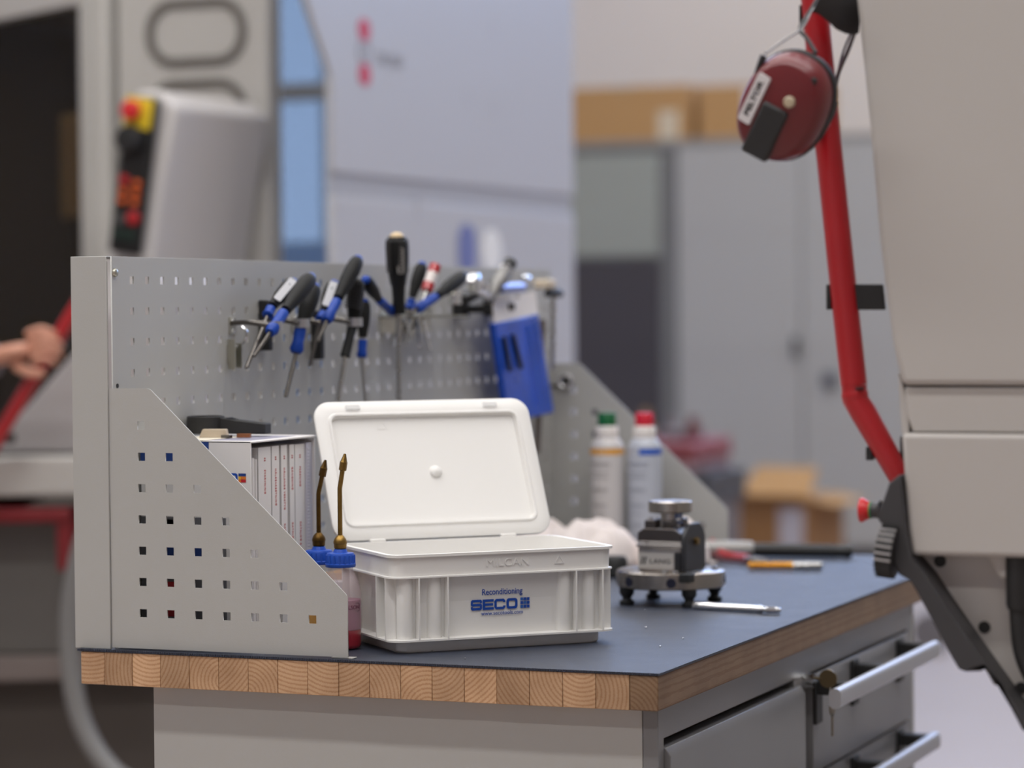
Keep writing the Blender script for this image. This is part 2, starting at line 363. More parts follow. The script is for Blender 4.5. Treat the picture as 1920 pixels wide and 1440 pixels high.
def wing(y, n):
    hs = []
    for j in range(7):
        for i in range(8):
            xx, zz = .0835+.038*i, .8983+.038*j
            if i <= max(0, 6-j): hs.append(sq(xx, zz, .005))
    arc = lambda c, r, a0, a1, k=5: [(c[0]+r*math.cos(R(a0+(a1-a0)*t/k)), c[1]+r*math.sin(R(a0+(a1-a0)*t/k))) for t in range(k+1)]
    out = [(.0397, .8552), (.3575, .8552)]+arc((.3475, .9235), .010, 0, 42)+arc((.0915, 1.1612), .010, 42, 90)+[(.0397, 1.1712)]
    s = plate('side_wing', [out]+hs, .0016, PAINT, bp, Matrix(((1, 0, 0, 0), (0, 0, -1, y), (0, 1, 0, 0), (0, 0, 0, 1))), smooth=0)
    MB().mm((.335, y, .8532), (.363, y+.012*n, .8546)).build('foot', PAINT, s, bevel=.0004)
    return s
wing(.009, 1); wing(1.489, -1)
for (yy, z, nm) in ((.0165, 1.312, 'screw'), (1.478, 1.312, 'screw')):
    s = MB().lathe_along((PX, yy, z), (PX+.0045, yy, z), [(.0052, 0), (.0052, .25), (.0045, .7), (.0025, 1)], 16)
    s.build(nm, ZINC, bp)
MB().cyl((PX-.0005, .0205, 1.174), (PX+.0006, .0205, 1.174), .0028, n=14).build('bolt_hole', BLACK, bp)
# ------------------------------------------------------------------ white storage box with open lid
BY = R(44.5)
bx = thing('storage_box', 'white plastic container with open hinged lid and blue printed lettering on the bench mat', 'box', (.4283, .2288, .853), BY)
A, B_, H = .1475, .0985, .1188
ZM, ZL = .0922, .0145
lp = lambda i, z, r=.018: lift(rrect(A-i, B_-i, max(.004, r-i*.4), 6), z)
tub = MB().loft([lp(.0165, 0, .018), lp(.0145, .0025), lp(.0145, ZL-.001), lp(0, ZL), lp(0, ZL+.0022), lp(.0135, ZL+.003), lp(.0125, ZM-.003), lp(0, ZM-.0018), lp(0, ZM), lp(.0032, ZM+.0006), lp(.0025, H-.004), lp(-.0008, H-.0032), lp(-.0008, H), lp(.006, H), lp(.0065, H-.004), lp(.0175, .02), lp(.019, .0035)])
for sy in (-1, 1):                                    # upright ribs and rounded columns between the flanges
    for s in (.036, .073, .241, .2765):
        tub.box((-A+s, sy*(B_-.0065), (ZL+ZM)/2), (.0018, .0135, ZM-ZL-.002))
    for s, r in ((.0225, .010), (.0595, .0095), (.2285, .0095), (.262, .009)):
        tub.lathe([(r, ZL+.001), (r, ZM-.001)], 20, Matrix.Translation((-A+s, sy*(B_-.0145), 0)))
for sx in (-1, 1):
    for s in (.02, .052, .147, .176):
        tub.box((sx*(A-.0065), -B_+s, (ZL+ZM)/2), (.0135, .0018, ZM-ZL-.002))
TUB = tub.build('tub', WHITE, bx, smooth=40)
FM = frame((0, -B_+.0132, 0), (1, 0, 0), (0, 0, 1))   # front face of the tub, local x along it, y up
def fmat(s, z): return FM @ Matrix.Translation((-A+s, z, .0012))
text('lettering', 'Reconditioning', .0105, INKB, TUB, fmat(.1475, .0685) @ Matrix.Translation((0, 0, .0004)), bold=.0001, xs=.84)
text('lettering', 'www.secotools.com', .0068, INKB, TUB, fmat(.1475, .0428), xs=.98)
def seco(parent, M, h, m):
    """wide block letters and a nine-square emblem, height h"""
    def rr(a, b, r): return rrect(a, b, r, 4)
    t = h*.235; W = h*1.32; x0 = -h*3.72; out = []
    def S(loops, x, nm='lettering'): plate(nm, [[(px+x, py) for px, py in l] for l in loops], .0004, m, parent, M, smooth=0)
    a, b = W/2, h/2
    S([[(-a+.15*h, b), (a-.12*h, b), (a, b-.12*h), (a, b-.33*h), (a-t, b-.33*h), (a-t, b-t), (-a+t, b-t), (-a+t, .12*h), (a-.12*h, .12*h), (a, 0), (a, -b+.14*h), (a-.14*h, -b), (-a+.14*h, -b), (-a, -b+.14*h), (-a, -b+.33*h), (-a+t, -b+.33*h), (-a+t, -b+t), (a-t, -b+t), (a-t, -.12*h), (-a+.12*h, -.12*h), (-a, 0), (-a, b-.14*h)]], x0+a)
    x0 += W*1.1
    S([[(-a, -b), (a, -b), (a, -b+t), (-a+t*1.2, -b+t), (-a+t*1.2, -t*.5), (a*.9, -t*.5), (a*.9, t*.5), (-a+t*1.2, t*.5), (-a+t*1.2, b-t), (a, b-t), (a, b), (-a, b)]], x0+a*.92)
    x0 += W*1.02
    S([[(-a+.2*h, -b), (a-.2*h, -b), (a, -b+.2*h), (a, -.16*h), (a-t*1.2, -.16*h), (a-t*1.2, -b+t), (-a+t*1.2, -b+t), (-a+t*1.2, b-t), (a-t*1.2, b-t), (a-t*1.2, .16*h), (a, .16*h), (a, b-.2*h), (a-.2*h, b), (-a+.2*h, b), (-a, b-.2*h), (-a, -b+.2*h)]], x0+a)
    x0 += W*1.1
    S([rr(a, b, .28*h), rr(a-t*1.2, b-t, .12*h)], x0+a)
    x0 += W*1.1+.06*h
    return x0
hS = .0205
x0 = seco(TUB, fmat(.1475, .0535) @ Matrix.Diagonal((.86, 1, 1, 1)), .0127, INKB)
EM = mat('emblem_blue', srgb((40, 96, 178)), .5)
for i in range(3):
    for j in range(3):
        q = .0042; plate('emblem_square', [sq(x0*.86+.0036+q*i, (j-1)*q*1.08, q/2-.0003)], .0004, INKB if (i+j) % 2 or i == 2 else EM, TUB, fmat(.1475, .0537), smooth=0)
emb = mat('raised_white', srgb((222, 218, 212)), .5)
text('embossed_lettering', 'MILCAN', .013, WHITE, TUB, frame((.004, -B_+.0024, .1045), (1, 0, 0), (0, 0, 1)), xs=1.2, t=.0005)
tri = lambda r: [(r*math.cos(R(90+120*k)), r*math.sin(R(90+120*k))) for k in range(3)]
plate('recycling_mark', [tri(.0075), tri(.0055)], .0008, WHITE, TUB, frame((.072, -B_+.0024, .104), (1, 0, 0), (0, 0, 1)), smooth=0)
# lid: hinge line along the far long rim, tipped back
TH = R(26.5)
LM = Matrix.Translation((0, B_+.0045, H+.0015)) @ frame((0, 0, 0), (1, 0, 0), (0, math.sin(TH), math.cos(TH)))
LA, LB = .1485, .0960
ll = lambda i, z, r=.022: [(x, y+LB, z) for x, y in rrect(LA-i, LB-i, max(.003, r-i*.6), 7)]
lid = MB().loft([ll(.014, -.0065), ll(.0135, -.0035), ll(.0015, -.003), ll(0, -.0015), ll(0, .0022), ll(.0015, .0035), ll(.0165, .0035), ll(.0182, .0058), ll(.0205, .0058), ll(.0225, -.0015)], M=LM)
LID = lid.build('lid', WHITE, bx, smooth=40)
MB().lathe([(.0085, 0), (.008, .0022), (.006, .0042), (.0001, .0052)], 24, LM @ Matrix.Translation((.004, LB-.004, -.0018))).build('centre_stud', WHITE, LID, smooth=60)
CLEAR = mat('clear_plastic', srgb((240, 240, 240)), .12, alpha=.5)
for xx in (-.096, .094):
    k = MB().box((xx, 2*LB-.009, .0048), (.02, .008, .003), LM)
    k.build('latch', CLEAR, LID, bevel=.0015)
for xx in (-.093, .085):
    MB().box((xx, B_+.001, H+.0012), (.02, .009, .0048)).build('hinge', WHITE, bx, bevel=.0008)
plate('recycling_mark', [tri(.009), tri(.0072)], .0006, WHITE, LID, LM @ Matrix.Translation((-.058, 2*LB-.034, -.0014)), smooth=0)

# ------------------------------------------------------------------ oil bottles
MILK = mat('milky_plastic', srgb((232, 214, 220)), .28, alpha=.2)
OILR = mat('red_oil', srgb((160, 0, 34)), .2)
OILA = mat('amber_oil', srgb((214, 150, 30)), .25)
def wetted(m, a0, a1, z0):
    """clear where the oil wets the wall, milky above"""
    nt = m.node_tree; N = nt.nodes.new; tc = N('ShaderNodeTexCoord'); sx = N('ShaderNodeSeparateXYZ'); mr = N('ShaderNodeMapRange')
    nt.links.new(tc.outputs['Object'], sx.inputs[0]); nt.links.new(sx.outputs['Z'], mr.inputs[0])
    mr.inputs[1].default_value = z0; mr.inputs[2].default_value = z0+.004; mr.inputs[3].default_value = a0; mr.inputs[4].default_value = a1
    nt.links.new(mr.outputs[0], nt.nodes['Principled BSDF'].inputs['Alpha']); return m
wetted(MILK, .04, .24, .022)
def oiler(loc, rz, label, brass, fill, bend, oil, hh, bodym):
    t = thing('oil_bottle', label, 'bottle', loc, rz, 'oil bottles beside the panel wing')
    body = [(.0215, 0), (.0245, .0025), (.0255, .006), (.0255, .058), (.0252, .066), (.0235, .076), (.019, .0875), (.0158, .0935), (.0152, .097), (.0145, .103)]
    MB().lathe(body, 40).build('flask', bodym, t, smooth=60)
    fr = [(r-.0012, max(z, .0012)) for r, z in body if z < fill]+[(.0242, fill)]
    MB().lathe(fr, 40).build('oil', oil, t, smooth=60)
    if fill < .03: lab(MB().lathe([(.0242, fill+.0003), (.0242, .06)], 40).build('oil_film', mat('oil_film', srgb((150, 84, 110)), .3), t, smooth=60), 'mauve oil film inside the flask')
    cp = MB().lathe([(.0178, .0995), (.0186, .1005), (.0186, .1035), (.0172, .1045), (.0172, .114), (.016, .1165), (.009, .1172), (.0075, .121), (.006, .1215)], 36)
    for k in range(16):
        a = 2*PI*k/16; cp.box((.0174*math.cos(a), .0174*math.sin(a), .1092), (.0016, .0022, .0098), Matrix.Identity(4))
    cp.build('cap', BLUE, t, smooth=40)
    MB().lathe([(.0058, .1205), (.0076, .1225), (.0079, .1275), (.0083, .128), (.0083, .130), (.0076, .1325), (.0055, .136), (.0035, .138)], 8 if bend > .5 else 24).build('swivel_nut', brass, t, smooth=30)
    zb = hh-.038; d = Vector((math.sin(bend), 0, math.cos(bend)))
    p = [Vector((0, 0, .136)), Vector((0, 0, zb-.006)), Vector((0, 0, zb))+d*.0015, Vector((0, 0, zb))+d*.008, Vector((0, 0, zb))+d*.024]
    MB().tube(chain(p, 4), .0029, 12).build('spout', brass, t)
    q = p[-1]-d*.002
    MB().lathe_along(q, q+d*.021, [(.0036, 0), (.0047, .04), (.0047, .5), (.0042, .54), (.0014, 1)], 8).build('nozzle', brass, t, smooth=25)
    return t
b2 = oiler((.3052, .0995, .853), R(22), 'plastic oil bottle half full of red fluid with blue cap and straight brass spout', BRASS, .024, .16, OILR, .2325, MILK)
b1 = oiler((.2625, .128, .853), R(14), 'plastic oil bottle with amber fluid and darker brass spout behind the red oil bottle', BRASSD, .05, .22, OILA, .2235, mat('clear_milky', srgb((236, 230, 215)), .28, alpha=.14))
ob = text('lettering', 'CARLSON', .0068, mat('grey_print', srgb((110, 60, 80)), .6), b2, Matrix.Identity(4), xs=1.)
# wrap the print round the flask
def wrap(o, r, z0, a0):
    for v in o.data.vertices:
        a = a0+v.co.x/r; v.co = Vector(((r+v.co.z)*math.cos(a), (r+v.co.z)*math.sin(a), z0+v.co.y))
wrap(ob, .0257, .052, R(-62))
fr_ = plate('label_frame', [rrect(.0165, .0052, .003), rrect(.0159, .0046, .0026)], .0003, mat('grey_print', (0, 0, 0)), b2, Matrix.Identity(4), smooth=0); wrap(fr_, .0257, .052, R(-62))
tb = MB().tube([(.0258*math.cos(R(-88+a*9)), .0258*math.sin(R(-88+a*9)), .04-.002*i-.001*abs(math.sin(i))) for i, a in enumerate((0, .5, 1, 1.2, 1, 1.1, 1.5, 2, 2.4))], .0009, 8)
tb.build('handwritten_mark', mat('marker_red', srgb((170, 20, 60)), .5), b2)

# ------------------------------------------------------------------ slipcase with catalogues
SX0, SX1, SY0, SY1, SZ1 = .046, .2, .0702, .2487, 1.105
sl = thing('slipcase', 'open white cardboard slipcase holding tool catalogues behind the near panel wing', 'file box', (0, 0, .853))
zt = SZ1-.853; th = .0022
mb = MB().mm((SX0, SY0, 0), (SX1, SY0+th, zt)); mb.mm((SX0, SY1-th, 0), (SX1, SY1, zt-.004)); mb.mm((SX0, SY0, 0), (SX0+th, SY1, zt)); mb.mm((SX0, SY0, 0), (SX1, SY1, th)); mb.mm((SX0, SY0, zt-th), (SX1+.001, SY1+.001, zt))
SL = mb.build('case', PAPER, sl, bevel=.0006)
PR = [mat('print_navy', srgb((30, 62, 130)), .5), mat('print_dark', srgb((112, 112, 117)), .5), mat('print_red', srgb((188, 34, 44)), .5), mat('print_orange', srgb((222, 120, 40)), .5), mat('print_yellow', srgb((226, 180, 50)), .5), mat('print_violet', srgb((150, 148, 165)), .5), mat('print_cream', srgb((234, 226, 206)), .6)]
def pr(nm, lo, hi, m): return MB().mm(lo, hi).build(nm, m, SL)
yf = SY0-.0003
pr('printed_photo', (SX0+.001, yf, .01), (.165, SY0, .158), PR[1])
pr('printed_block', (SX0+.001, yf, zt-.03), (.1425, SY0, zt-.001), PR[0])
for (x0_, z0_, x1_, z1_, k) in ((.06, .10, .097, .155, 0), (.10, .085, .14, .13, 0), (.06, .035, .096, .078, 2), (.102, .042, .118, .055, 2), (.07, .14, .10, .155, 1)):
    pr('printed_patch', (x0_, yf-.0002, z0_), (x1_, SY0, z1_), PR[k])
OP = ony(448, 896, SY0)-Vector((0, 0, .853))
plate('printed_letter', [rrect(.0068, .0056, .003, 4), rrect(.004, .003, .0015, 4)], .0004, INKB, SL, frame((OP.x-.0085, yf, OP.z), (1, 0, 0), (0, 0, 1)), smooth=0)
for i in range(3):
    for j in range(3):
        q = .0034; k = (0, 3, 2)[2-j] if i else (0, 4, 3)[2-j]
        c = Vector((OP.x+.0012+q*i, yf, OP.z+(j-1)*q*1.1)); pr('printed_square', (c.x-q*.47, yf-.0002, c.z-q*.5), (c.x+q*.47, SY0, c.z+q*.5), PR[k])
pr('printed_top', (.09, SY0+.02, zt), (SX1-.012, SY1-.03, zt+.0003), PR[5])
def byy(px): return onx(px, 900, .196).y
SP = [('tool catalogue with wide spine, nearest the slipcase edge', 487, 510.6, 'SE', 'SVARVNING', 0), ('white tool catalogue second along in the slipcase', 512.2, 526, 'SE', 'HÅLBEARBETNING', .0), ('white tool catalogue third along in the slipcase', 529.5, 541, 'SE', 'HÅLLANDE VERKTYG', .0), ('thin white tool catalogue fourth along in the slipcase', 545.5, 554.6, 'SE', 'GÄNGNING', 0), ('tool catalogue fifth along in the slipcase with pale red spine print', 555.6, 573.8, 'SE', 'FRÄSNING', 0)]
for lb, a, b, t1, t2, dx in SP:
    y0, y1 = byy(a), byy(b)
    zb = .0022; ht = onx((a+b)/2, 838-(a-487)*.085, .194).z-.853
    c = thing('catalogue', lb, 'book', (0, 0, .853+zb), 0, 'catalogues in the slipcase')
    mb = MB().mm((SX0+.01, y0+.0006, .001), (.1925, y1-.0006, ht-zb-.001)); mb.build('pages', mat('page_edges', srgb((205, 202, 202)), .8, noise=.05, nscale=300), c)
    mb = MB().mm((SX0+.008, y0, 0), (.194, y0+.0005, ht-zb)); mb.mm((SX0+.008, y1-.0005, 0), (.194, y1, ht-zb)); mb.mm((.1935, y0, 0), (.1942, y1, ht-zb)); mb.build('cover', PAPER, c)
    for s, zz, sz in ((t1, ht-.013, .0042), (t2, ht-.028, .0046), ('KATALOG & TEKNISK GUIDE', ht-.098, .0046)):
        text('spine_lettering', s, sz, INKR, c, frame((.1944, (y0+y1)/2+.0004, zz-zb), (0, 0, -1), (0, 1, 0)), align='LEFT', spacing=1.25, bold=.00006)
ys = byy(471.5); ye = byy(486.5); nb = 5
for i in range(nb):
    y0 = ys+(ye-ys)*i/nb; y1 = ys+(ye-ys)*(i+1)/nb-.0007
    o = MB().mm((SX0+.01, y0, .0022), (.193-.001*(i % 2), y1, .233-.001*i)).build('booklet', PAPER, None, loc=(0, 0, .853))
    tag(o, ('%s thin booklet from the front edge of the slipcase opening' % ('first', 'second', 'third', 'fourth', 'fifth')[i]), 'booklet', 'thin booklets in the slipcase')
o = MB().mm((SX0+.01, byy(574.5), .0022), (.1965, SY1-.003, .243)).build('ring_bound_book', mat('pale_violet_paper', srgb((205, 203, 214)), .7), None, loc=(0, 0, .853))
tag(o, 'pale ring bound book at the far end of the slipcase', 'book')
rb = MB()
for i in range(56): rb.box((.1972, byy(577), .01+.0041*i), (.0012, .004, .0018))
rb.build('binding', mat('binding_white', srgb((222, 220, 228)), .5), o)
# small things behind the bottles and on the slipcase
o = MB().mm((.17, .285, 0), (.23, .36, .062)).build('carton', PAPER, None, bevel=.001, loc=(0, 0, .853)); tag(o, 'small white carton standing between slipcase and open lid', 'carton')
o = MB().mm((.185, .30, 0), (.222, .345, .009)).build('wood_offcut', mat('oak_chip', srgb((196, 150, 90)), .7, noise=.2, nscale=60), None, bevel=.001, loc=(0, 0, .9152)); tag(o, 'small light brown wood offcut on top of the white carton', 'offcut')
ZT = 1.1054
def top_pt(px, py): return onz(px, py, ZT)
cc = Vector((.075, .125, ZT)); ang = R(28)
note = MB().mm((.05, .074, 0), (.135, .17, .0006)).build('note_card', PR[6], None, loc=(0, 0, ZT)); tag(note, 'cream paper card lying on the white slipcase', 'paper'); ZT += .0007
# ------------------------------------------------------------------ things lying on the slipcase
mg = thing('magnifier', 'dark grey handheld magnifier lying on top of the white slipcase', 'magnifier', (.0705, .197, ZT+.0025), R(2))
lo = MB().loft([lift([(.024*math.cos(2*PI*i/40), .024*math.sin(2*PI*i/40)) for i in range(40)], z) for z in (0, .0215)]+[lift([(.0205*math.cos(2*PI*i/40), .0205*math.sin(2*PI*i/40)) for i in range(40)], z) for z in (.0225, .0)], cap0=False, cap1=False)
lo.f += [(i, (i+1) % 40, 120+(i+1) % 40, 120+i) for i in range(40)]
lo.build('lens_ring', RUBBER, mg, bevel=.0008)
MB().lathe([(.0204, .012), (.0204, .0135), (.001, .0165)], 36).build('lens', GLASS, mg)
hd = MB().loft([[(x, -w, 0), (x, w, 0), (x, w, h), (x, -w, h)] for x, w, h in ((.0215, .007, .0205), (.03, .0085, .0195), (.045, .0095, .0175), (.085, .0105, .0135), (.0875, .0095, .013))])
hd.build('handle', RUBBER, mg, bevel=.0015)
for i in range(6): MB().box((.034+.0035*i, 0, .0196-.0009*i), (.0014, .0172, .0014)).build('grip_rib', BLACK, mg)
o = MB().loft([[(-.0185, -.006, 0), (.018, -.006, 0), (.018, .006, 0), (-.0185, .006, 0)], [(-.014, -.0045, .0105), (.016, -.0045, .0105), (.016, .005, .0105), (-.014, .005, .0105)]]).build('whetstone', mat('beige_stone', srgb((196, 180, 158)), .8, noise=.2, nscale=50), None, bevel=.0008, loc=(.113, .14, ZT)); o.rotation_euler.z = R(12); tag(o, 'beige wedge of stone lying before the magnifier', 'stone')
o = MB().prism(rrect(.0065, .004, .0015, 3), 0, .0035).build('screw_bit', DSTEEL, None, loc=(.134, .133, ZT)); tag(o, 'small dark steel bit beside the beige stone on the slipcase', 'bit')
o = MB().prism(rrect(.0085, .0045, .001, 3), 0, .0048).build('pencil_stub', mat('brown_wood', srgb((140, 84, 48)), .6, noise=.3, nscale=80), None, loc=(.151, .147, ZT)); o.rotation_euler.z = R(10); tag(o, 'small brown wooden stub at the handle end of the magnifier', 'stub')

# ------------------------------------------------------------------ tools on the perforated panel
GRIP = mat('grip_black', srgb((24, 24, 24)), .55, bump=.05, spec=.25)
GRIPG = mat('grip_grey', srgb((50, 48, 48)), .5)
BLUEG = mat('grip_blue', srgb((10, 62, 158)), .4, spec=.35)
LABELM = mat('label_grey', srgb((186, 186, 190)), .5)
HF = [(.55, 0), (.75, .02), (.92, .1), (1, .28), (.92, .55), (.66, .78), (.6, .9)]
def driver(label, cap, col, end, tip, r, shaft=.003, style='plain'):
    """screwdriver from handle cap through collar start, collar end to blade tip; four 3D points near one line"""
    cap, col, end, tip = map(Vector, (cap, col, end, tip))
    c = thing('screwdriver', label, 'screwdriver', cap, 0, 'screwdrivers on the tool panel')
    z = Vector(); cl, e, t = col-cap, end-cap, tip-cap; d = cl.normalized()
    MB().lathe_along(d*.004, cl, [(r*a, b) for a, b in HF], 24).build('handle', GRIP, c, smooth=50)
    MB().lathe_along(z, d*.0075, [(r*.35, 0), (r*.55, .15), (r*.68, .6), (r*.72, 1)], 20).build('end_cap', BLUEG, c, smooth=50)
    MB().lathe_along(cl-d*.002, e, [(r*.62, 0), (r*.66, .2), (r*.6, .55), (r*.78, .85), (r*.55, 1)], 20).build('collar', BLUEG, c, smooth=50)
    MB().cyl(e-d*.002, t, shaft, shaft*.85, 12).build('blade', DSTEEL if style != 'bright' else STEEL, c)
    if style == 'label' or style == 'label_dark':
        s = d.cross(Vector((1, 0, 0))).normalized(); n = (_f*-1); n = (n-d*n.dot(d)).normalized(); s = d.cross(n)
        Mx = frame(cl*.5+n*(r*.93), d, s)
        plate('printed_label', [rrect(cl.length*.36, r*.5, r*.2, 3)], .0012, LABELM, c, Mx)
        text('lettering', 'BAHCO', r*.8, BLACK, c, Mx @ Matrix.Translation((0, 0, .0008)), xs=1.5)
    return c
def px3(*a): return [onx(*q) for q in a]
driver('black and blue screwdriver with printed label, nearest the empty clip', *px3((551, 526, .085), (507, 579, .085), (501, 593, .085), (462, 690, .078)), .0105, style='label')
driver('black and blue screwdriver tilted in front of the labelled one', *px3((585, 517, .115), (531, 588, .11), (506, 624, .108), (476, 668, .10)), .0118, style='dark')
driver('black and blue screwdriver standing upright with thin dark blade pointing down', *px3((590, 532, .095), (563, 618, .092), (555, 662, .09), (536, 744, .088)), .0125, style='dark')
driver('labelled screwdriver half hidden behind the tall blue ended driver', *px3((628, 528, .085), (606, 590, .085), (600, 602, .085), (581, 686, .078)), .0110, style='label')
driver('tall black screwdriver with broad blue collar leaning right over the rail', *px3((673, 482, .115), (631, 566, .108), (612, 602, .105), (596, 640, .10)), .0112)
driver('black screwdriver leaning left with blue collar left of the large chisel handle', *px3((684, 522, .10), (712, 564, .09), (737, 586, .085), (765, 612, .075)), .0098)
driver('slim black screwdriver with blue ends right of the large chisel handle', *px3((793, 491, .10), (771, 563, .092), (767, 580, .09), (752, 640, .085)), .0098)
driver('dark grey screwdriver lying far over to the right with blue collar', *px3((871, 515, .11), (815, 558, .10), (781, 580, .092), (750, 604, .08)), .0112)
def textured(label, pts, r, blade_r, name='screwdriver', beige=False):
    cap, mid, end, tip = map(Vector, pts); d0 = (end-cap); c = thing(name, label, 'screwdriver' if name == 'screwdriver' else 'chisel', cap); z = Vector()
    MB().lathe_along(z, mid-cap, [(r*.75, 0), (r*.95, .05), (r, .2), (r*.95, .55), (r*.66, 1)], 8 if beige else 12).build('handle', GRIP, c, smooth=30)
    u = d0.normalized(); n = (-_f); n = (n-u*n.dot(u)).normalized(); s = u.cross(n); L = (mid-cap).length
    g = MB()
    for i in range(9):
        for k in range(-3, 4):
            if beige and k in (0, 1): continue
            a = k*.33; q = u*(L*(.08+.075*i))+(n*math.cos(a)+s*math.sin(a))*r*.97; g.box(q, (r*.2,)*3)
    lab(g.build('grip_dots', GRIPG, c), 'raised dark grey dots of the grip'); 
    if beige:
        MB().ball((0, 0, .001), r*.62, 16, (1, 1, .7)).build('end_cap', mat('beige_cap', srgb((214, 190, 150)), .4), c)
        MB().lathe_along(-u*.002, u*.007, [(r*.7, 0), (r*.8, .4), (r*.78, 1)], 16).build('cap_ring', mat('grey_cap', srgb((165, 158, 155)), .5), c)
        plate('printed_label', [rrect(L*.28, r*.3, r*.2, 3)], .001, mat('grip_label', srgb((140, 136, 130)), .5), c, frame(u*(L*.46)+n*(r*.9)+s*(-r*.3), u, s))
    else:
        MB().lathe_along(-u*.004, u*.004, [(r*.5, 0), (r*.8, .4), (r*.78, 1)], 12).build('end_cap', mat('grey_cap', (0, 0, 0)), c)
    MB().lathe_along(mid-cap-u*.002, end-cap, [(r*.62, 0), (r*.55, .5), (r*.6, 1)], 12).build('neck', GRIP, c, smooth=50)
    MB().cyl(end-cap, tip-cap, blade_r, n=12).build('blade', STEEL, c)
    return c, u
c, u = textured('black screwdriver with dotted grip standing upright in its holder', px3((669, 528, .105), (663, 604, .1), (647, 668, .098), (634, 752, .095)), .0118, .0034)
driver('black screwdriver with blue collar hidden behind the dotted grip', *px3((683, 560, .085), (680, 640, .085), (678, 671, .085), (685, 752, .085)), .0100, style='bright')
textured('large chisel with black dotted handle and beige end standing above the panel', px3((744, 446, .10), (747, 535, .098), (748, 588, .096), (748, 750, .09)), .0172, .004, 'chisel', True)
# holders on the panel: zinc clips each with two arms
def holder(label, px, py, w=.03, arms=2, y=None, band=0, reach=.1):
    p = onx(px, py, reach if arms else PX); c = thing('tool_clip', label, 'clip', (PX, p.y, p.z), 0, 'tool clips on the panel')
    MB().mm((0, -w*.3, -.012), (.0016, w*.3, .012)).build('base_plate', ZINC, c, bevel=.0005)
    d_ = reach-PX
    for s in ((-1, 1) if arms == 2 else ()):
        m = MB().tube(chain([(.001, s*w*.2, .004), (d_*.4, s*w*.42, .005), (d_*.8, s*w*.48, .002), (d_, s*w*.40, 0)], 4), .0015, 8, flat=2.0); m.build('arm', DSTEEL, c)
    if band:
        r_ = band; MB().loft([[(d_+q_*math.cos(t), q_*math.sin(t), z_) for t in [2*PI*i/24 for i in range(24)]] for q_, z_ in ((r_, -.006), (r_, .006), (r_-.0012, .006), (r_-.0012, -.006))], False, False).build('spring_band', mat('band_steel', srgb((190, 190, 192)), .3, .9), c)
    for z in (-.007, .007): MB().lathe_along((.0016, 0, z), (.0038, 0, z), [(.003, 0), (.0025, 1)], 12).build('screw', CHROME, c)
    return c
e = holder('empty zinc clip with bent hook alone on the near part of the panel', 430, 664, .022, 0)
MB().mm((.0016, -.007, -.02), (.012, -.005, .02)).build('side_cheek', ZINC, e); MB().mm((.0016, .008, -.018), (.014, .010, .014)).build('side_cheek', ZINC, e)
MB().tube(chain([(.006, .009, .01), (.016, .013, .018), (.018, .014, .03), (.012, .013, .036)], 4), .0022, 8).build('hook', CHROME, e)
for lb, a, b, x_, r_ in (('zinc clip gripping the tilted screwdriver', 516, 611, .108, .0098), ('zinc clip gripping the upright screwdriver', 566, 606, .093, .0105), ('zinc clip behind the labelled screwdriver', 607, 606, .09, 0), ('zinc clip gripping the dotted grip', 664, 604, .101, .0118)):
    holder(lb, a, b, .030, 2, None, r_, x_)
for lb, a, b in (('black clip block left of the first labelled screwdriver', 488, 610), ('black clip block behind the second labelled screwdriver', 586, 628)):
    p = onx(a, b, PX); k = thing('clip_block', lb, 'clip', (PX, p.y, p.z), 0, 'black clip blocks'); MB().mm((0, -.0065, -.034), (.016, .0065, .034)).build('block', BLACK, k, bevel=.002); MB().lathe_along((.016, 0, .02), (.019, 0, .02), [(.006, 0), (.005, 1)], 12).build('screw', CHROME, k)
# toothed rail that holds the drivers leaning over
p0, p1 = onx(712, 592, PX), onx(808, 586, PX)
rl = thing('bit_rail', 'zinc toothed rail carrying leaning drivers and bright bits', 'rail', (PX, p0.y, p0.z)); L = p1.y-p0.y
MB().mm((0, 0, -.004), (.05, L, .0)).build('shelf', ZINC, rl); MB().mm((0, 0, -.026), (.0016, L, .012)).build('back_plate', ZINC, rl)
for i in range(11): MB().mm((.05, L*(i+.15)/11, -.004), (.064, L*(i+.6)/11, 0)).build('tooth', ZINC, rl)
random.seed(3)
for i in range(5):
    a = onx(748+11*i, 596, .09); b = a+Vector((random.uniform(-.02, .02), random.uniform(-.035, .035), -.035-random.uniform(0, .02)))
    o = MB().lathe_along((0, 0, 0), b-a, [(.0032, 0), (.0032, .35), (.0022, .4), (.0022, 1)], 6).build('hex_bit', CHROME, None, loc=a); tag(o, '%s bright steel bit from the left under the toothed rail' % ('first', 'second', 'third', 'fourth', 'fifth')[i], 'bit', 'steel bits under the toothed rail')
p = onx(698, 616, .06); o = MB().mm((0, -.012, -.016), (.001, .012, .016)).build('label_card', LABELM, None, loc=p); tag(o, 'small pale label card hanging under the toothed rail', 'card')
# red and white banded driver
pts = px3((817, 497, .095), (800, 545, .09)); c = thing('banded_file', 'driver with red and white banded handle between slim and dark drivers', 'screwdriver', pts[0]); d = pts[1]-pts[0]; u = d.normalized()
for i, (a, b, m) in enumerate(((0, .32, RED), (.32, .72, mat('band_white', srgb((228, 218, 214)), .4)), (.72, 1, RED))): MB().lathe_along(d*a, d*b, [(.0085, 0), (.0085, 1)], 18).build('band', m, c, bevel=.0005)
MB().cyl(d, d+u*.08, .003).build('blade', STEEL, c)
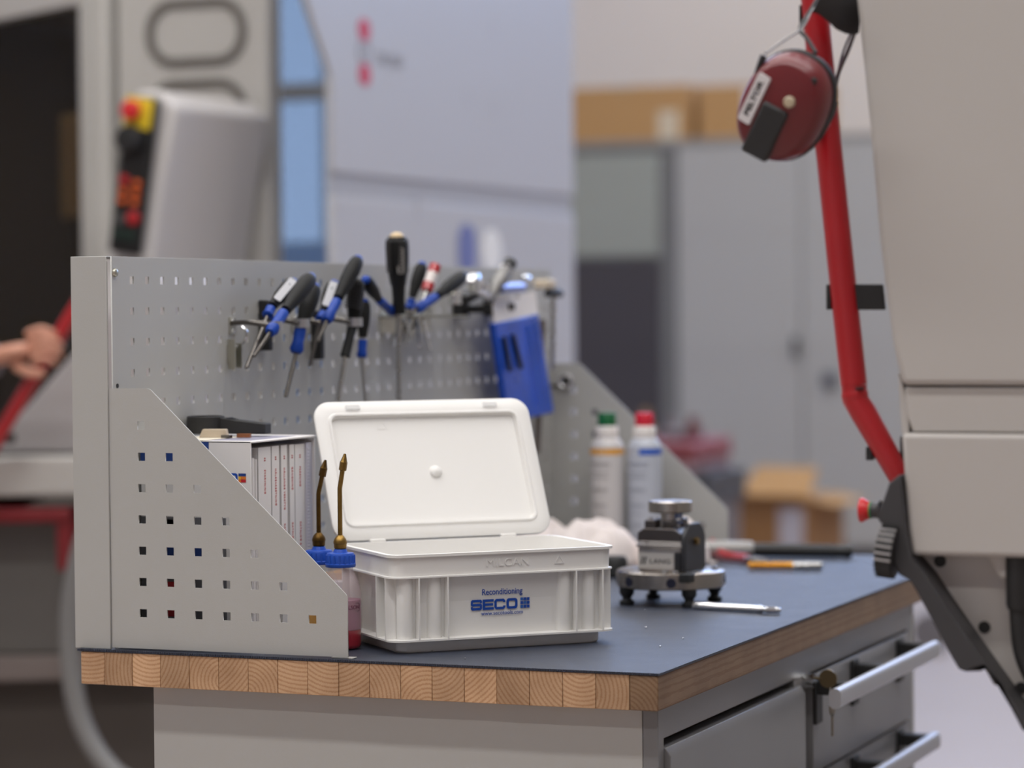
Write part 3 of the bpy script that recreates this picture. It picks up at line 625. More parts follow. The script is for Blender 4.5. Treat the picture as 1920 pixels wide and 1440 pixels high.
# ratchets and sockets
p = onx(886, 532, .095); c = thing('ratchet', 'chrome ratchet with round head lying behind the dark grey screwdriver', 'ratchet', p)
MB().lathe_along((-.004, 0, 0), (.014, 0, 0), [(.012, 0), (.0165, .1), (.0165, .8), (.009, 1)], 28).build('head', CHROME, c, smooth=40)
MB().tube([(.002, .01, -.010), (.0, .06, -.02)], .006, 10).build('shank', CHROME, c)
for lb, a, b in (('chrome socket sitting on the first black clip', 853, 556), ('bluish steel socket sitting above the second black clip', 911, 543)):
    p = onx(a, b, .09); o = MB().lathe([(.010, -.012), (.010, .004), (.012, .006), (.012, .010), (.007, .0105)], 24).build('socket', CHROME, None, loc=p); tag(o, lb, 'socket')
for lb, a, b in (('first black spring clip right of the toothed rail', 854, 580), ('second black spring clip beneath the grey torque handle', 911, 576)):
    p = onx(a, b, PX); c = thing('spring_clip', lb, 'clip', (PX, p.y, p.z), 0, 'black spring clips'); MB().mm((0, -.013, -.014), (.02, .013, .014)).build('body', BLACK, c, bevel=.003)
    for s in (-1, 1): MB().tube(chain([(.018, s*.006, 0), (.034, s*.012, 0), (.046, s*.006, 0)], 4), .003, 8, flat=2).build('jaw', BLACK, c)
p = onx(885, 552, .08); o = MB().mm((-.012, -.03, -.006), (.012, .03, .006)).build('black_bar', BLACK, None, bevel=.002, loc=p); o.rotation_euler.x = R(14); tag(o, 'short black bar lying under the chrome ratchet head', 'bar')
a, b = px3((957, 493, .1), (916, 562, .09)); c = thing('torque_tool', 'grey tubular torque handle with black tip pointing up right', 'handle', a); d = b-a; u = d.normalized()
MB().lathe_along(-u*.004, u*.018, [(.0085, 0), (.0105, .1), (.0105, 1)], 20).build('tip', BLACK, c); MB().lathe_along(u*.018, d, [(.0095, 0), (.0125, .08), (.0125, .5), (.009, .6), (.009, 1)], 20).build('tube', mat('grey_tube', srgb((138, 136, 134)), .4, .4), c); MB().lathe_along(u*.018, u*.024, [(.013, 0), (.013, 1)], 20).build('ring', CHROME, c)
# blue tool pouch in a bag with white header card
hc = px3((924, 560, .085), (1004, 546, .085), (1010, 588, .09), (928, 606, .09)); bl = px3((928, 606, .092), (1010, 588, .092), (1040, 774, .086), (955, 792, .086))
o0 = (hc[0]+hc[1])/2; c = thing('blister_pack', 'blue bag of tools with white header card hanging askew on the panel', 'packet', o0)
def slab(q, t): return [tuple(v-o0) for v in q]+[tuple(v-o0-Vector((t, 0, 0))) for v in q]
BX = [(0, 1, 2, 3), (7, 6, 5, 4), (0, 4, 5, 1), (1, 5, 6, 2), (2, 6, 7, 3), (3, 7, 4, 0)]
MB().add(slab(hc, .002), BX).build('header_card', mat('header_white', srgb((228, 221, 216)), .6), c)
MB().add(slab(bl, .012), BX).build('bag', mat('bag_blue', srgb((22, 80, 196)), .3, noise=.4, nscale=18), c, bevel=.003)
for (x0, y0, x1, y1) in ((945, 632, 957, 695), (962, 628, 978, 690)):
    q0, q1 = onx(x0, y0, .094)-o0, onx(x1, y1, .094)-o0; MB().cyl(q0, q1, .0035).build('tool_stem', BLACK, c)
for (x0, y0, x1, y1) in ((990, 610, 1018, 760), (1003, 606, 1032, 762)):
    q0, q1 = onx(x0, y0, .093)-o0, onx(x1, y1, .093)-o0; lab(MB().cyl(q0, q1, .0016, n=8).build('bag_fold', mat('fold_blue', srgb((70, 120, 215)), .2), c), 'light blue fold down the bag edge')
q = onx(970, 560, .0862)-o0; MB().tube([(q.x, q.y+.006*math.cos(t), q.z+.006*math.sin(t)) for t in [PI*i/8 for i in range(9)]], .0009, 6).build('hang_slot', DSTEEL, c)
for lb, a, b, m in (('pale blue steel socket bar above the white header card', (937, 541, .1), (978, 539, .1), mat('blue_steel', srgb((150, 160, 200)), .3, .8)),):
    a, b = onx(*a), onx(*b); o = MB().lathe_along((0, 0, 0), b-a, [(.0085, 0), (.0085, 1)], 16).build('socket_bar', m, None, loc=a); tag(o, lb, 'bar')
p = onx(986, 524, .09); o = MB().lathe_along((0, -.016, 0), (0, .016, 0), [(.005, 0), (.008, .3), (.008, .7), (.005, 1)], 16).build('chrome_joint', CHROME, None, loc=p); tag(o, 'small chrome joint piece on the panel above the header card', 'joint')
p = onx(1022, 533, .085); o = MB().mm((-.012, -.022, -.008), (.012, .022, .008)).build('wooden_block', mat('beige_wood', srgb((205, 190, 168)), .6), None, bevel=.003, loc=p); tag(o, 'pale wooden file handle beside the black T handle', 'handle')
p = onx(1039, 553, .09); c = thing('t_handle_key', 'T handle key with black grip and long steel rod at the far panel end', 'hex key', p)
MB().tube([(0, -.034, .001), (0, -.02, .004), (0, 0, .004), (0, .02, .003), (0, .034, .002)], [.005, .008, .009, .008, .005], 12).build('grip', BLACK, c); MB().cyl((0, -.004, 0), (0, -.010, -.125), .0042, n=10).build('rod', STEEL, c)
p = onx(1018, 600, .06); o = MB().cyl((0, 0, 0), onx(1007, 850, .06)-p, .0055, n=10).build('steel_rod', mat('brown_steel', srgb((120, 110, 104)), .4, .6), None, loc=p); tag(o, 'long brownish steel rod hanging behind the blue bag', 'rod')
p = ony(1063, 714, 1.4865); c = thing('wing_hook', 'dark ring hook screwed to the far panel wing', 'hook', p)
MB().tube([(.012*math.cos(t), -.006, .010*math.sin(t)) for t in [2*PI*i/20 for i in range(20)]], .0035, 8, True).build('ring', CHROME, c); MB().tube([(-.028, -.004, -.009), (-.01, -.006, -.008), (.014, -.006, -.008)], .0022, 8).build('wire', BLACK, c); MB().mm((-.006, -.004, -.006), (.006, 0, .006)).build('base_plate', BLACK, c)
# ------------------------------------------------------------------ on the mat: vise, spanner, cans, rags, pliers, drill
vc = Vector((.5175, .7187, .853)); v = thing('workholding_vise', 'small steel vise on a round base plate with four black feet', 'vise', vc, R(-4))
BASEM = mat('turned_steel', srgb((168, 160, 152)), .25, 1., noise=.1, nscale=25)
bp_ = [(.0735, .024), (.0755, .0255), (.0755, .0455), (.0735, .047), (.020, .0475)]
MB().lathe(bp_, 64).build('base_plate', BASEM, v, smooth=40)
for a_ in (-117, -67, 18, 63, 108, 153, 198):
    a = R(a_); q = Vector((math.cos(a), math.sin(a), 0)); MB().cyl(q*.0735+Vector((0, 0, .0345)), q*.0762+Vector((0, 0, .0345)), .0068, n=20).build('clamp_hole', mat('dark_hole', srgb((16, 20, 42)), .4), v)
for k, (sx, sy) in enumerate(((-1, -1), (1, -1), (1, 1), (-1, 1))):
    MB().lathe([(.0095, 0), (.0105, .002), (.0105, .006), (.0065, .008), (.0065, .011), (.0085, .0135), (.0105, .017), (.0105, .0245)], 20, Matrix.Translation((sx*.0465, sy*.0465, 0))).build('foot', BLACK, v)
VB = mat('vise_steel', srgb((178, 172, 168)), .3, 1., noise=.1, nscale=40)
z = .0475
MB().mm((-.034, -.036, z), (.030, .036, z+.036)).build('base_body', VB, v, bevel=.0015)
MB().mm((-.036, -.038, z+.0365), (.032, .038, z+.0415)).build('guide_rail', VB, v, bevel=.0008)
MB().mm((-.035, -.037, z+.0425), (.031, .037, z+.046)).build('guide_rail', VB, v, bevel=.0006)
VD = mat('vise_dark', srgb((92, 86, 84)), .35, .9, noise=.15, nscale=50)
MB().prism([(-.035, 0), (.030, 0), (.030, .013), (.020, .020), (-.026, .020), (-.035, .013)], -.035, .035, frame((0, 0, z+.046), (1, 0, 0), (0, 0, 1))).build('jaw_block', VD, v, bevel=.001)
for xx, ww in ((-.019, .008), (.008, .007)): 
    for yy in (-.02, .02): MB().mm((xx-ww, yy-.009, z+.062), (xx+ww, yy+.009, z+.0785)).build('jaw', VD, v, bevel=.0012)
for xx in (-.022, .02): MB().lathe([(.0035, 0), (.0035, .004)], 12, Matrix.Translation((xx, -.02, z+.0785))).build('bolt', CHROME, v)
SDB = mat('vise_blackened', srgb((42, 42, 46)), .4, .3)
MB().prism([(-.037, 0), (.037, 0), (.037, .052), (.030, .064), (.016, .073), (-.016, .073), (-.030, .064), (-.037, .052)], 0, .007, frame((.0305, 0, z), (0, 1, 0), (0, 0, 1))).build('end_cheek', SDB, v, bevel=.0012)
MB().mm((.0215, -.0375, z), (.030, -.0355, z+.03)).build('end_cheek', SDB, v, bevel=.0008)
MB().lathe_along((.0375, 0, z+.045), (.042, 0, z+.045), [(.0058, 0), (.0058, 1)], 6).build('drive_nut', BRASS, v)
VP = frame((-.0065, -.0364, z+.016), (1, 0, 0), (0, 0, 1))
plate('maker_plate', [rrect(.0265, .0125, .0015, 3)], .0012, mat('satin_plate', srgb((188, 184, 180)), .45, .4), v, VP)
text('lettering', 'LANG', .0105, BLACK, v, VP @ Matrix.Translation((.006, -.001, .0007)), bold=.00008, xs=1.1, spacing=1.05)
for i in range(2): MB().add([(-.0235+.0045*i, -.006, .0007), (-.021+.0045*i, -.006, .0007), (-.018+.0045*i, .006, .0007), (-.0205+.0045*i, .006, .0007)], [(0, 1, 2, 3)], VP).build('emblem_bar', BLACK, v)
MB().lathe([(.020, z+.0495), (.0135, z+.062), (.0135, z+.089), (.016, z+.090)], 24).build('pull_neck', VB, v, smooth=40)
MB().mm((.0095, -.009, z+.071), (.0148, .009, z+.088)).build('neck_flat', mat('blue_grey_steel', srgb((90, 104, 140)), .4, .6), v)
MB().lathe([(.029, z+.0895), (.0305, z+.091), (.0305, z+.106), (.029, z+.1075), (.001, z+.1078)], 48).build('pull_stud', BASEM, v, smooth=40)
for a in (-62, -75, 20): MB().lathe([(.0045, z), (.0045, z+.004), (.0025, z+.0042)], 14, Matrix.Translation((.062*math.cos(R(a)), .062*math.sin(R(a)), 0))).build('bolt', CHROME, v)
MB().box((.048, -.056, z-.006), (.016, .022, .012)).build('clamp_recess', BLACK, v, bevel=.001)

for ch in v.children:
    for q in ch.data.vertices:
        if q.co.z > .0476: q.co.z = .0475+(q.co.z-.0475)*.885

a, b = Vector((.5745, .6452, .8585)), Vector((.7025, .6235, .8585)); c = thing('ring_spanner', 'chrome spanner with ring end lying on the mat before the vise', 'spanner', a); d = b-a; u = d.normalized()
MB().lathe_along((0, 0, 0), d*.72, [(.0045, 0), (.0058, .02), (.0058, .30), (.005, .32), (.0052, .98), (.004, 1)], 16).build('shank', CHROME, c)
rc = d-u*.012; s = u.cross(Vector((0, 0, 1)))
rg = MB().tube([rc+u*(.0105*math.cos(t))+s*(.0085*math.sin(t)) for t in [2*PI*i/28 for i in range(28)]], .0035, 10, True); rg.build('ring_end', CHROME, c)
MB().tube([d*.70, d*.78, rc-u*.010], [.005, .0055, .004], 12, flat=1.0).build('neck', CHROME, c)

def can(label, x, y, capm, bandm, shoulder, printm, half):
    t = thing('spray_can', label, 'spray can', (x, y, .853), 0, 'spray cans by the far wing'); r = .0282
    MB().lathe([(r-.002, 0), (r, .002), (r, .180), (r-.001, .184), (.020, .195), (.0185, .196)], 36).build('can_body', shoulder, t, smooth=35)
    MB().lathe([(.0185, .195), (.019, .197), (.019, .212), (.0165, .216)], 30).build('collar', mat('can_collar', srgb((226, 220, 215)), .4), t)
    MB().lathe([(.0155, .215), (.0155, .235), (.0135, .238), (.002, .2385)], 30).build('cap', capm, t)
    def arc(z0, z1, a0, a1):
        n = 20; vs = []; 
        for k in range(n+1):
            a = R(a0+(a1-a0)*k/n); vs += [((r+.0003)*math.cos(a), (r+.0003)*math.sin(a), z_) for z_ in (z0, z1)]
        return MB().add(vs, [(2*k, 2*k+2, 2*k+3, 2*k+1) for k in range(n)])
    arc(.169, .179, -90 if half else -180, 40 if half else 180).build('colour_band', bandm, t)
    for k, (z0, z1) in enumerate(((.150, .156), (.138, .1405), (.130, .1325), (.108, .114), (.082, .088), (.070, .0725), (.050, .056), (.030, .034))):
        arc(z0, z1, -150+4*k, -60-3*k).build('printed_line', printm, t)
    return t
can('white spray can with green cap and orange band', .176, 1.40, mat('green_cap', srgb((0, 92, 48)), .4), mat('orange_band', srgb((226, 160, 50)), .4), mat('can_white', srgb((198, 194, 193)), .35), mat('can_print', srgb((172, 168, 168)), .5), False)
can('pale blue grey spray can with red cap and blue shoulder', .238, 1.412, mat('red_cap', srgb((196, 20, 45)), .4), mat('blue_band', srgb((30, 88, 190)), .4), mat('can_bluegrey', srgb((178, 182, 192)), .35), mat('can_print_blue', srgb((158, 162, 174)), .5), True)

def rag(label, c, sx, sy, h, seed):
    from mathutils import noise
    nx, ny = 46, 38; vs, fs = [], []
    for i in range(nx):
        for j in range(ny):
            u_, v_ = i/(nx-1)*2-1, j/(ny-1)*2-1; e = max(0, 1-(abs(u_)**2.6+abs(v_)**2.6))
            n1 = noise.noise(Vector((u_*2.1+seed, v_*2.1, 0))); n2 = noise.noise(Vector((u_*5+seed, v_*5, 3)))
            wob = 1+.22*noise.noise(Vector((math.atan2(v_, u_)*1.5, seed, 0)))
            vs.append((u_*sx*wob, v_*sy*wob, max(.0006, h*e**.4*(.74+.42*n1)+.018*e**.3*abs(n2))))
    for i in range(nx-1):
        for j in range(ny-1): a = i*ny+j; fs.append((a, a+ny, a+ny+1, a+1))
    o = MB().add(vs, fs).build('rag', mat('cotton', srgb((222, 212, 208)), .9, bump=.1, bscale=700), None, smooth=80, loc=c, sub=1)
    m = o.modifiers.new('thick', 'SOLIDIFY'); m.thickness = .0015; m.offset = 1
    tag(o, label, 'cloth'); return o
rag('crumpled white rag heaped between the white box and the spray cans', (.183, 1.19, .8535), .112, .16, .082, 1.7)
rag('smaller crumpled white rag behind the vise and before the wing', (.345, 1.245, .8535), .050, .080, .078, 8.1)
o = MB().lathe([(.017, 0), (.021, .003), (.021, .026), (.017, .032), (.001, .033)], 24).build('mallet_head', BLACK, None, loc=(.313, 1.052, .853)); tag(o, 'round black rubber piece lying by the right end of the white box', 'rubber piece')

a, b = onz(1322, 1014, .868), onz(1588, 1040, .868); a = Vector((.335, 1.40, .8675)); b = Vector((.578, 1.462, .8645)); c = thing('torque_wrench', 'grey torque wrench with long black ribbed handle at the far mat edge', 'wrench', a); d = b-a; u = d.normalized()
MB().lathe_along(u*-.02, d*.36, [(.009, 0), (.0145, .05), (.0145, .95), (.0115, 1)], 20).build('body', mat('wrench_grey', srgb((150, 148, 146)), .4, .3), c)
MB().lathe_along(d*.36, d, [(.0105, 0), (.0115, .1), (.0105, .9), (.0115, .96), (.009, 1)], 20).build('handle', BLACK, c)
for i in range(14): MB().lathe_along(d*(.42+.035*i), d*(.42+.035*i)+u*.003, [(.0118, 0), (.0118, 1)], 16).build('grip_rib', RUBBER, c)
c = thing('pliers', 'pliers with red curved handles lying beside the vise', 'pliers', onz(1352, 1038, .86))
o0 = c.location.copy()
MB().tube(chain([onz(x_, y_, z_)-o0 for x_, y_, z_ in ((1335, 1017, .874), (1343, 1030, .866), (1362, 1041, .861), (1402, 1046, .861))], 6), [.0065]*19, 12).build('handle', RED, c)
MB().tube(chain([onz(x_, y_, z_)-o0 for x_, y_, z_ in ((1322, 1030, .861), (1350, 1046, .861), (1400, 1052, .861))], 6), .0045, 12).build('handle', mat('dark_red', srgb((90, 16, 22)), .4), c)
MB().tube([onz(x_, y_, .861)-o0 for x_, y_ in ((1398, 1048), (1415, 1050), (1440, 1050))], [.007, .008, .003], 10, flat=.6).build('jaws', DSTEEL, c)
a, b = onz(1404, 1061, .8605), onz(1542, 1061, .8605); c = thing('twist_drill', 'gold coated twist drill with bright shank lying on the far mat', 'drill bit', a); d = b-a; u = d.normalized()
GOLD = mat('titanium_gold', srgb((222, 160, 60)), .3, .9)
def helix(off, r0, rt, n=60):
    s = u.cross(Vector((0, 0, 1))).normalized(); t = s.cross(u)
    return [d*(.6*i/n)+s*(r0*math.cos(off+i*.42))+t*(r0*math.sin(off+i*.42)) for i in range(n+1)]
MB().cyl((0, 0, 0), d*.6, .0022, .004).build('core', GOLD, c)
for k in (0, PI): MB().tube(helix(k, .0044, 0), .0025, 8).build('flute', GOLD, c)
MB().lathe_along(d*.6, d, [(.006, 0), (.0062, .05), (.0062, .97), (.0055, 1)], 20).build('shank', STEEL, c)
for i, (x, y) in enumerate(((1212, 1146), (1281, 1198), (1238, 1213), (1211, 1178), (810, 1222), (872, 1236))):
    p = onz(x, y, .8534); o = MB().ball((0, 0, .0008), .0013, 6).build('metal_chip', CHROME, None, loc=p); tag(o, ('tiny metal chip on the mat just left of the spanner', 'tiny metal chip on the mat before the spanner', 'tiny metal chip on the mat nearest the front corner', 'tiny metal chip midway between box and spanner', 'tiny metal chip before the white box', 'tiny metal chip at the near mat edge')[i], 'chip', 'metal chips on the mat')
# ------------------------------------------------------------------ machine operator panel at the right
MY = -.2
def mz(px, py, y=MY): q = ony(px, py, y); return (q.x, q.z)
XZ = lambda y0: Matrix(((1, 0, 0, 0), (0, 0, 1, y0), (0, 1, 0, 0), (0, 0, 0, 1)))   # local x,y -> world x,z ; extrude along +y
op = thing('operator_panel', 'grey machine operator panel with black lower edge hanging beside the workbench', 'control panel', (1.3, MY, 0))
PO = Vector((1.3, MY, 0))
def XL(y0): return Matrix.Translation(-PO) @ XZ(MY+y0)
WARM = mat('panel_grey', srgb((186, 181, 176)), .45, bump=.05, bscale=500)
top = [(1.0285, 1.61)]+[mz(1605, 0), mz(1629, 230), mz(1648, 450), mz(1672, 640), mz(1690, 722), (1.60, 1.182), (1.60, 1.66), (1.04, 1.66)]
MB().prism(top, 0, .26, XL(0)).build('upper_housing', WARM, op, bevel=.006, seg=3)
low = [mz(1691, 812), mz(1697, 900), mz(1704, 990), mz(1711, 1041), (1.60, 1.014), (1.60, 1.134)]
MB().prism(low, 0, .24, XL(-.004)).build('lower_housing', WARM, op, bevel=.005, seg=3)
rec = [mz(1694, 726), mz(1698, 780), mz(1708, 811), (1.6, 1.1355), (1.6, 1.1815)]
MB().prism(rec, .0, .22, XL(.006)).build('recessed_strip', WARM, op, bevel=.002)
fl = [mz(1679, 700), mz(1688, 722), mz(1700, 760), mz(1700, 811), mz(1694, 818), mz(1686, 812)]
MB().prism(fl, .01, .2, XL(.0)).build('corner_trim', WARM, op, bevel=.001)
br = [mz(1711, 1041, -.17), mz(1760, 1130, -.17), mz(1848, 1260, -.17), mz(1905, 1330, -.17), (1.25, .81), (1.60, .81), (1.60, 1.02)]
MB().prism(br, .032, .05, XL(0)).build('mounting_plate', WARM, op, bevel=.001)
for (a, b) in ((1763, 1052), (1846, 1176), (1915, 1290)):
    q = ony(a, b, MY+.032)-PO; MB().lathe_along((q.x, q.y-.0012, q.z), (q.x, q.y+.004, q.z), [(.0062, 0), (.0062, 1)], 20).build('screw_hole', BLACK, op)
g = [mz(1840, 1046, -.21), mz(1893, 1046, -.21), mz(1893, 1088, -.21), mz(1866, 1088, -.21)]
MB().prism(g, .014, .03, XL(0)).build('gusset', WARM, op, bevel=.001)
fa = [mz(1692, 888), mz(1672, 905), mz(1660, 940), mz(1652, 958), mz(1652, 975), mz(1668, 990), mz(1674, 1040), mz(1690, 1075), mz(1712, 1088), mz(1725, 1110), mz(1780, 1215), mz(1802, 1252), mz(1815, 1257), mz(1845, 1256), mz(1850, 1250), mz(1868, 1282), mz(1880, 1284), mz(1895, 1316), mz(1902, 1330), mz(1922, 1368), mz(1945, 1368), mz(1860, 1250), mz(1790, 1150), mz(1740, 1075), mz(1714, 1045), mz(1704, 985), mz(1697, 920)]
FA = mat('fairing_charcoal', srgb((58, 57, 59)), .5, bump=.08, bscale=500)
MB().prism(fa, -.012, .06, XL(0)).build('edge_fairing', FA, op, bevel=.003, seg=3)
# stop button on its stalk
q = ony(1651, 957, MY+.02)-PO
MB().lathe_along((q.x, q.y, q.z), (q.x-.0095, q.y, q.z), [(.0105, 0), (.0085, .25), (.0078, .5), (.0078, 1)], 24).build('button_stalk', FA, op)
MB().lathe_along((q.x-.0095, q.y, q.z), (q.x-.0108, q.y, q.z), [(.0088, 0), (.0088, 1)], 24).build('green_ring', mat('green_ring', srgb((30, 150, 80)), .4), op)
MB().lathe_along((q.x-.0108, q.y, q.z), (q.x-.0215, q.y, q.z), [(.0085, 0), (.0092, .15), (.0128, .75), (.0122, .95), (.008, 1)], 32).build('stop_button', mat('stop_red', srgb((210, 40, 44)), .35), op, smooth=45)
# override wheel
c0, c1 = ony(1664, 1026, MY+.03)-PO, ony(1690, 1030, MY+.03)-PO
wd = Vector((1, 0, -.12)).normalized(); wc = c0+wd*.001+Vector((.006, -.038, 0))
MB().lathe_along(wc-wd*.0055, wc+wd*.0125, [(.022, 0), (.0255, .12), (.0265, .5), (.0265, .95), (.024, 1)], 48).build('hand_wheel', BLACK, op, smooth=40)
LG = mat('wheel_mark', srgb((165, 162, 162)), .5)
for k in range(24):
    a = R(15*k); 
    t = Matrix.Translation(wc) @ Vector((0, 0, 1)).rotation_difference(wd).to_matrix().to_4x4()
    MB().box((.0262*math.cos(a), .0262*math.sin(a), .004), (.0022, .0022, .017), t).build('wheel_rib', LG if (t @ Vector((.0262*math.cos(a), .0262*math.sin(a), 0))-wc).y < -.010 and (t @ Vector((.0262*math.cos(a), .0262*math.sin(a), 0))-wc).z > -.010 else BLACK, op)
# red grab bar with its clips
def R3(px, py, y=MY+.05): return ony(px, py, y)-PO
BAR = [R3(1502, -120), R3(1527, 0), R3(1551, 250), R3(1577, 500), R3(1601, 722)]
MB().tube(BAR, .0138, 24).build('grab_bar', RED, op, smooth=50)
e1, e2 = R3(1600, 735), R3(1694, 905); 
MB().tube([BAR[-1], R3(1603, 748), R3(1618, 772), R3(1650, 828), R3(1690, 900)], [.0134, .0134, .0138, .0128, .0115], 24).build('grab_bar_foot', RED, op, smooth=50)
MB().ball(R3(1603, 742), .0142, 20).build('bar_elbow', RED, op)
q = R3(1616, 728); MB().box((q.x, q.y-.004, q.z), (.0075, .018, .0035)).build('elbow_slot', mat('dark_red_gap', srgb((60, 6, 10)), .6), op, bevel=.0008)
pp = [R3(1600, 533), R3(1655, 533), R3(1660, 581), R3(1605, 581)]
MB().add([tuple(v_+Vector((0, dy, 0))) for dy in (-.004, .004) for v_ in pp], BX).build('cable_clip', BLACK, op, bevel=.001)
q = R3(1556, 557); MB().box((q.x, q.y, q.z), (.005, .012, .026)).build('cable_clip', BLACK, op, bevel=.001)
q = R3(1640, 850); MB().box((q.x-.0045, q.y, q.z), (.007, .012, .014), None).build('cable_clip', BLACK, op, bevel=.001)
q = R3(1692, 845); MB().box((q.x, q.y+.01, q.z), (.008, .012, .03), None).build('bar_socket', FA, op, bevel=.002)
q = R3(1505, 30); MB().box((q.x-.001, q.y, q.z), (.003, .010, .022)).build('cable_clip', BLACK, op, bevel=.0008)
MB().tube(chain([ony(1908, 1046, -.186)-PO, ony(1908, 1090, -.186)-PO, ony(1909, 1160, -.186)-PO, ony(1918, 1230, -.186)-PO, ony(1948, 1290, -.186)-PO, ony(1990, 1330, -.186)-PO], 6), .0085, 14).build('cable', BLACK, op)
MB().lathe_along(ony(1908, 1044, -.186)-PO, ony(1909, 1142, -.186)-PO, [(.012, 0), (.012, .9), (.0105, 1)], 20).build('cable_gland', BLACK, op)
MB().mm((.08, .24, 1.35), (.26, .318, 1.5)).build('support_arm', CABG, op, bevel=.004)

# ------------------------------------------------------------------ ear defenders hanging on the red bar
EZ = 2.83
def at_depth(px, py, z): return CAM+(_f+_r*((px-960)/FPX)-_u*((py-720)/FPX))*z
ec = at_depth(1468, 202, EZ-.05); ed = thing('ear_defenders', 'red ear defenders with padded black headband hanging on the red grab bar', 'ear defenders', ec)
EM_ = frame(Vector((0, 0, 0)), _r*math.cos(R(32))-_u*-math.sin(R(32)), _u*math.cos(R(32))-_r*-math.sin(R(32)))   # provisional axes
long_ = (_u*math.cos(R(30))+_r*math.sin(R(30))).normalized()            # long axis of the cup, leaning right
nrm = (-_f*.90-_r*.38-_u*.22).normalized(); long_ = (long_-nrm*long_.dot(nrm)).normalized(); wid = long_.cross(nrm)
EF = frame(Vector((0, 0, 0)), wid, long_)
EARR = mat('ear_cup_red', srgb((104, 24, 29)), .35, coat=.15)
def oval(a, b, z, n=40, k=2.3): return [(a*abs(math.cos(t))**(2/k)*(1 if math.cos(t) >= 0 else -1), b*abs(math.sin(t))**(2/k)*(1 if math.sin(t) >= 0 else -1), z) for t in [2*PI*i/n for i in range(n)]]
cup = [oval(.0415, .0535, -.016), oval(.0435, .0555, -.012), oval(.0435, .0555, -.004), oval(.0415, .0535, .008), oval(.036, .048, .0175), oval(.034, .046, .0185), oval(.022, .032, .0225), oval(.004, .006, .0238)]
MB().loft(cup, M=EF).build('ear_cup', EARR, ed, smooth=50)
MB().loft([oval(.0405, .0525, -.0285), oval(.045, .057, -.026), oval(.0455, .0575, -.018), oval(.042, .054, -.015)], M=EF).build('cushion', BLACK, ed, smooth=50)
MB().box((-.001, -.024, .0212), (.029, .056, .012), EF).build('battery_lid', mat('battery_black', srgb((36, 36, 37)), .5), ed, bevel=.003)
LP = EF @ Matrix.Translation((-.0255, .0, .0205)) @ Matrix.Rotation(R(-16), 4, 'Y')
plate('name_label', [rrect(.0075, .026, .002, 3)], .004, mat('label_white', srgb((205, 200, 200)), .5), ed, LP)
text('lettering', 'PELTOR', .0085, BLACK, ed, LP @ Matrix.Translation((0, 0, .0022)) @ Matrix.Rotation(R(90), 4, 'Z'), xs=1.25, bold=.0003)
MB().lathe([(.0058, 0), (.0058, .005), (.004, .0065)], 18, EF @ Matrix.Translation((.0085, .0145, .021))).build('volume_knob', mat('knob_beige', srgb((190, 176, 150)), .4), ed)
MB().box((.020, .040, .016), (.006, .012, .004), EF).build('wire_slot', BLACK, ed, bevel=.001)
# second cup, behind, seen as its cushion and shell edge
E2 = Matrix.Translation(at_depth(1486, 196, EZ+.09)-ec) @ frame(Vector((0, 0, 0)), -wid, long_)
MB().loft(cup, M=E2).build('ear_cup', EARR, ed, smooth=50)
MB().loft([oval(.0405, .0525, -.0285), oval(.045, .057, -.026), oval(.0455, .0575, -.018), oval(.042, .054, -.015)], M=E2).build('cushion', BLACK, ed, smooth=50)
def E3(px, py, dz=0): return at_depth(px, py, EZ+dz)-ec
WIRE = mat('wire_steel', srgb((120, 118, 120)), .3, .9)
for pts, r_, m in (([(1435, 100, -.06), (1470, 76, -.04), (1505, 52, -.02), (1520, 25, 0), (1545, -14, .01)], .0012, WIRE), ([(1413, 172, -.05), (1420, 140, -.055), (1432, 104, -.06)], .0035, BLACK), ([(1530, 100, -.05), (1513, 72, -.035), (1500, 55, -.02), (1512, 32, 0), (1538, -10, .01)], .0022, BLACK), ([(1602, 62, .03), (1590, 95, .04), (1572, 138, .05), (1562, 185, .055)], .0022, WIRE), ([(1597, 58, .035), (1580, 100, .05), (1566, 160, .06)], .0012, WIRE), ([(1566, 190, .03), (1558, 215, .03), (1535, 258, .03)], .0035, BLACK)):
    MB().tube(chain([E3(*q) for q in pts], 5), r_, 10).build('band_wire', m, ed)
PADM = mat('headband_pad', srgb((48, 46, 47)), .55, bump=.1, bscale=300)
pad = MB()
prof = [(1520, 26, -.012), (1532, 30, -.008), (1548, 42, .0), (1565, 58, .010), (1582, 66, .020), (1596, 68, .028), (1607, 66, .032)]
up = [(1536, -10, -.014), (1548, -24, -.010), (1560, -32, .0), (1574, -34, .010), (1588, -30, .020), (1600, -20, .028), (1608, -4, .032)]
vs = []
for a_, b_ in zip(prof, up):
    A3, B3 = E3(*a_), E3(*b_); L_ = []
    for k in range(12):
        t_ = 2*PI*k/12; L_.append(tuple((A3+B3)*.5+(A3-B3)*(.5*math.cos(t_))-_f*(.013+.009*math.sin(t_))))
    vs.append(L_)
MB().loft(vs).build('headband', PADM, ed, smooth=60)

mt = thing('shade_block', 'unseen grey machine block added right of the bench to shade the drawer fronts', 'machine', (1.8, 1.9, 0))  # out of view; added and sized to keep light off the drawer fronts
MB().mm((-.50, -1.78, .10), (.9, 2.2, 1.75)).build('housing', WARM, mt, bevel=.02); MB().mm((-.45, -1.7, 0), (.85, 2.1, .10)).build('plinth', BLACK, mt); MB().mm((-.506, -1.4, .5), (-.4995, .9, 1.6)).build('side_sheet', CABG, mt, bevel=.002)
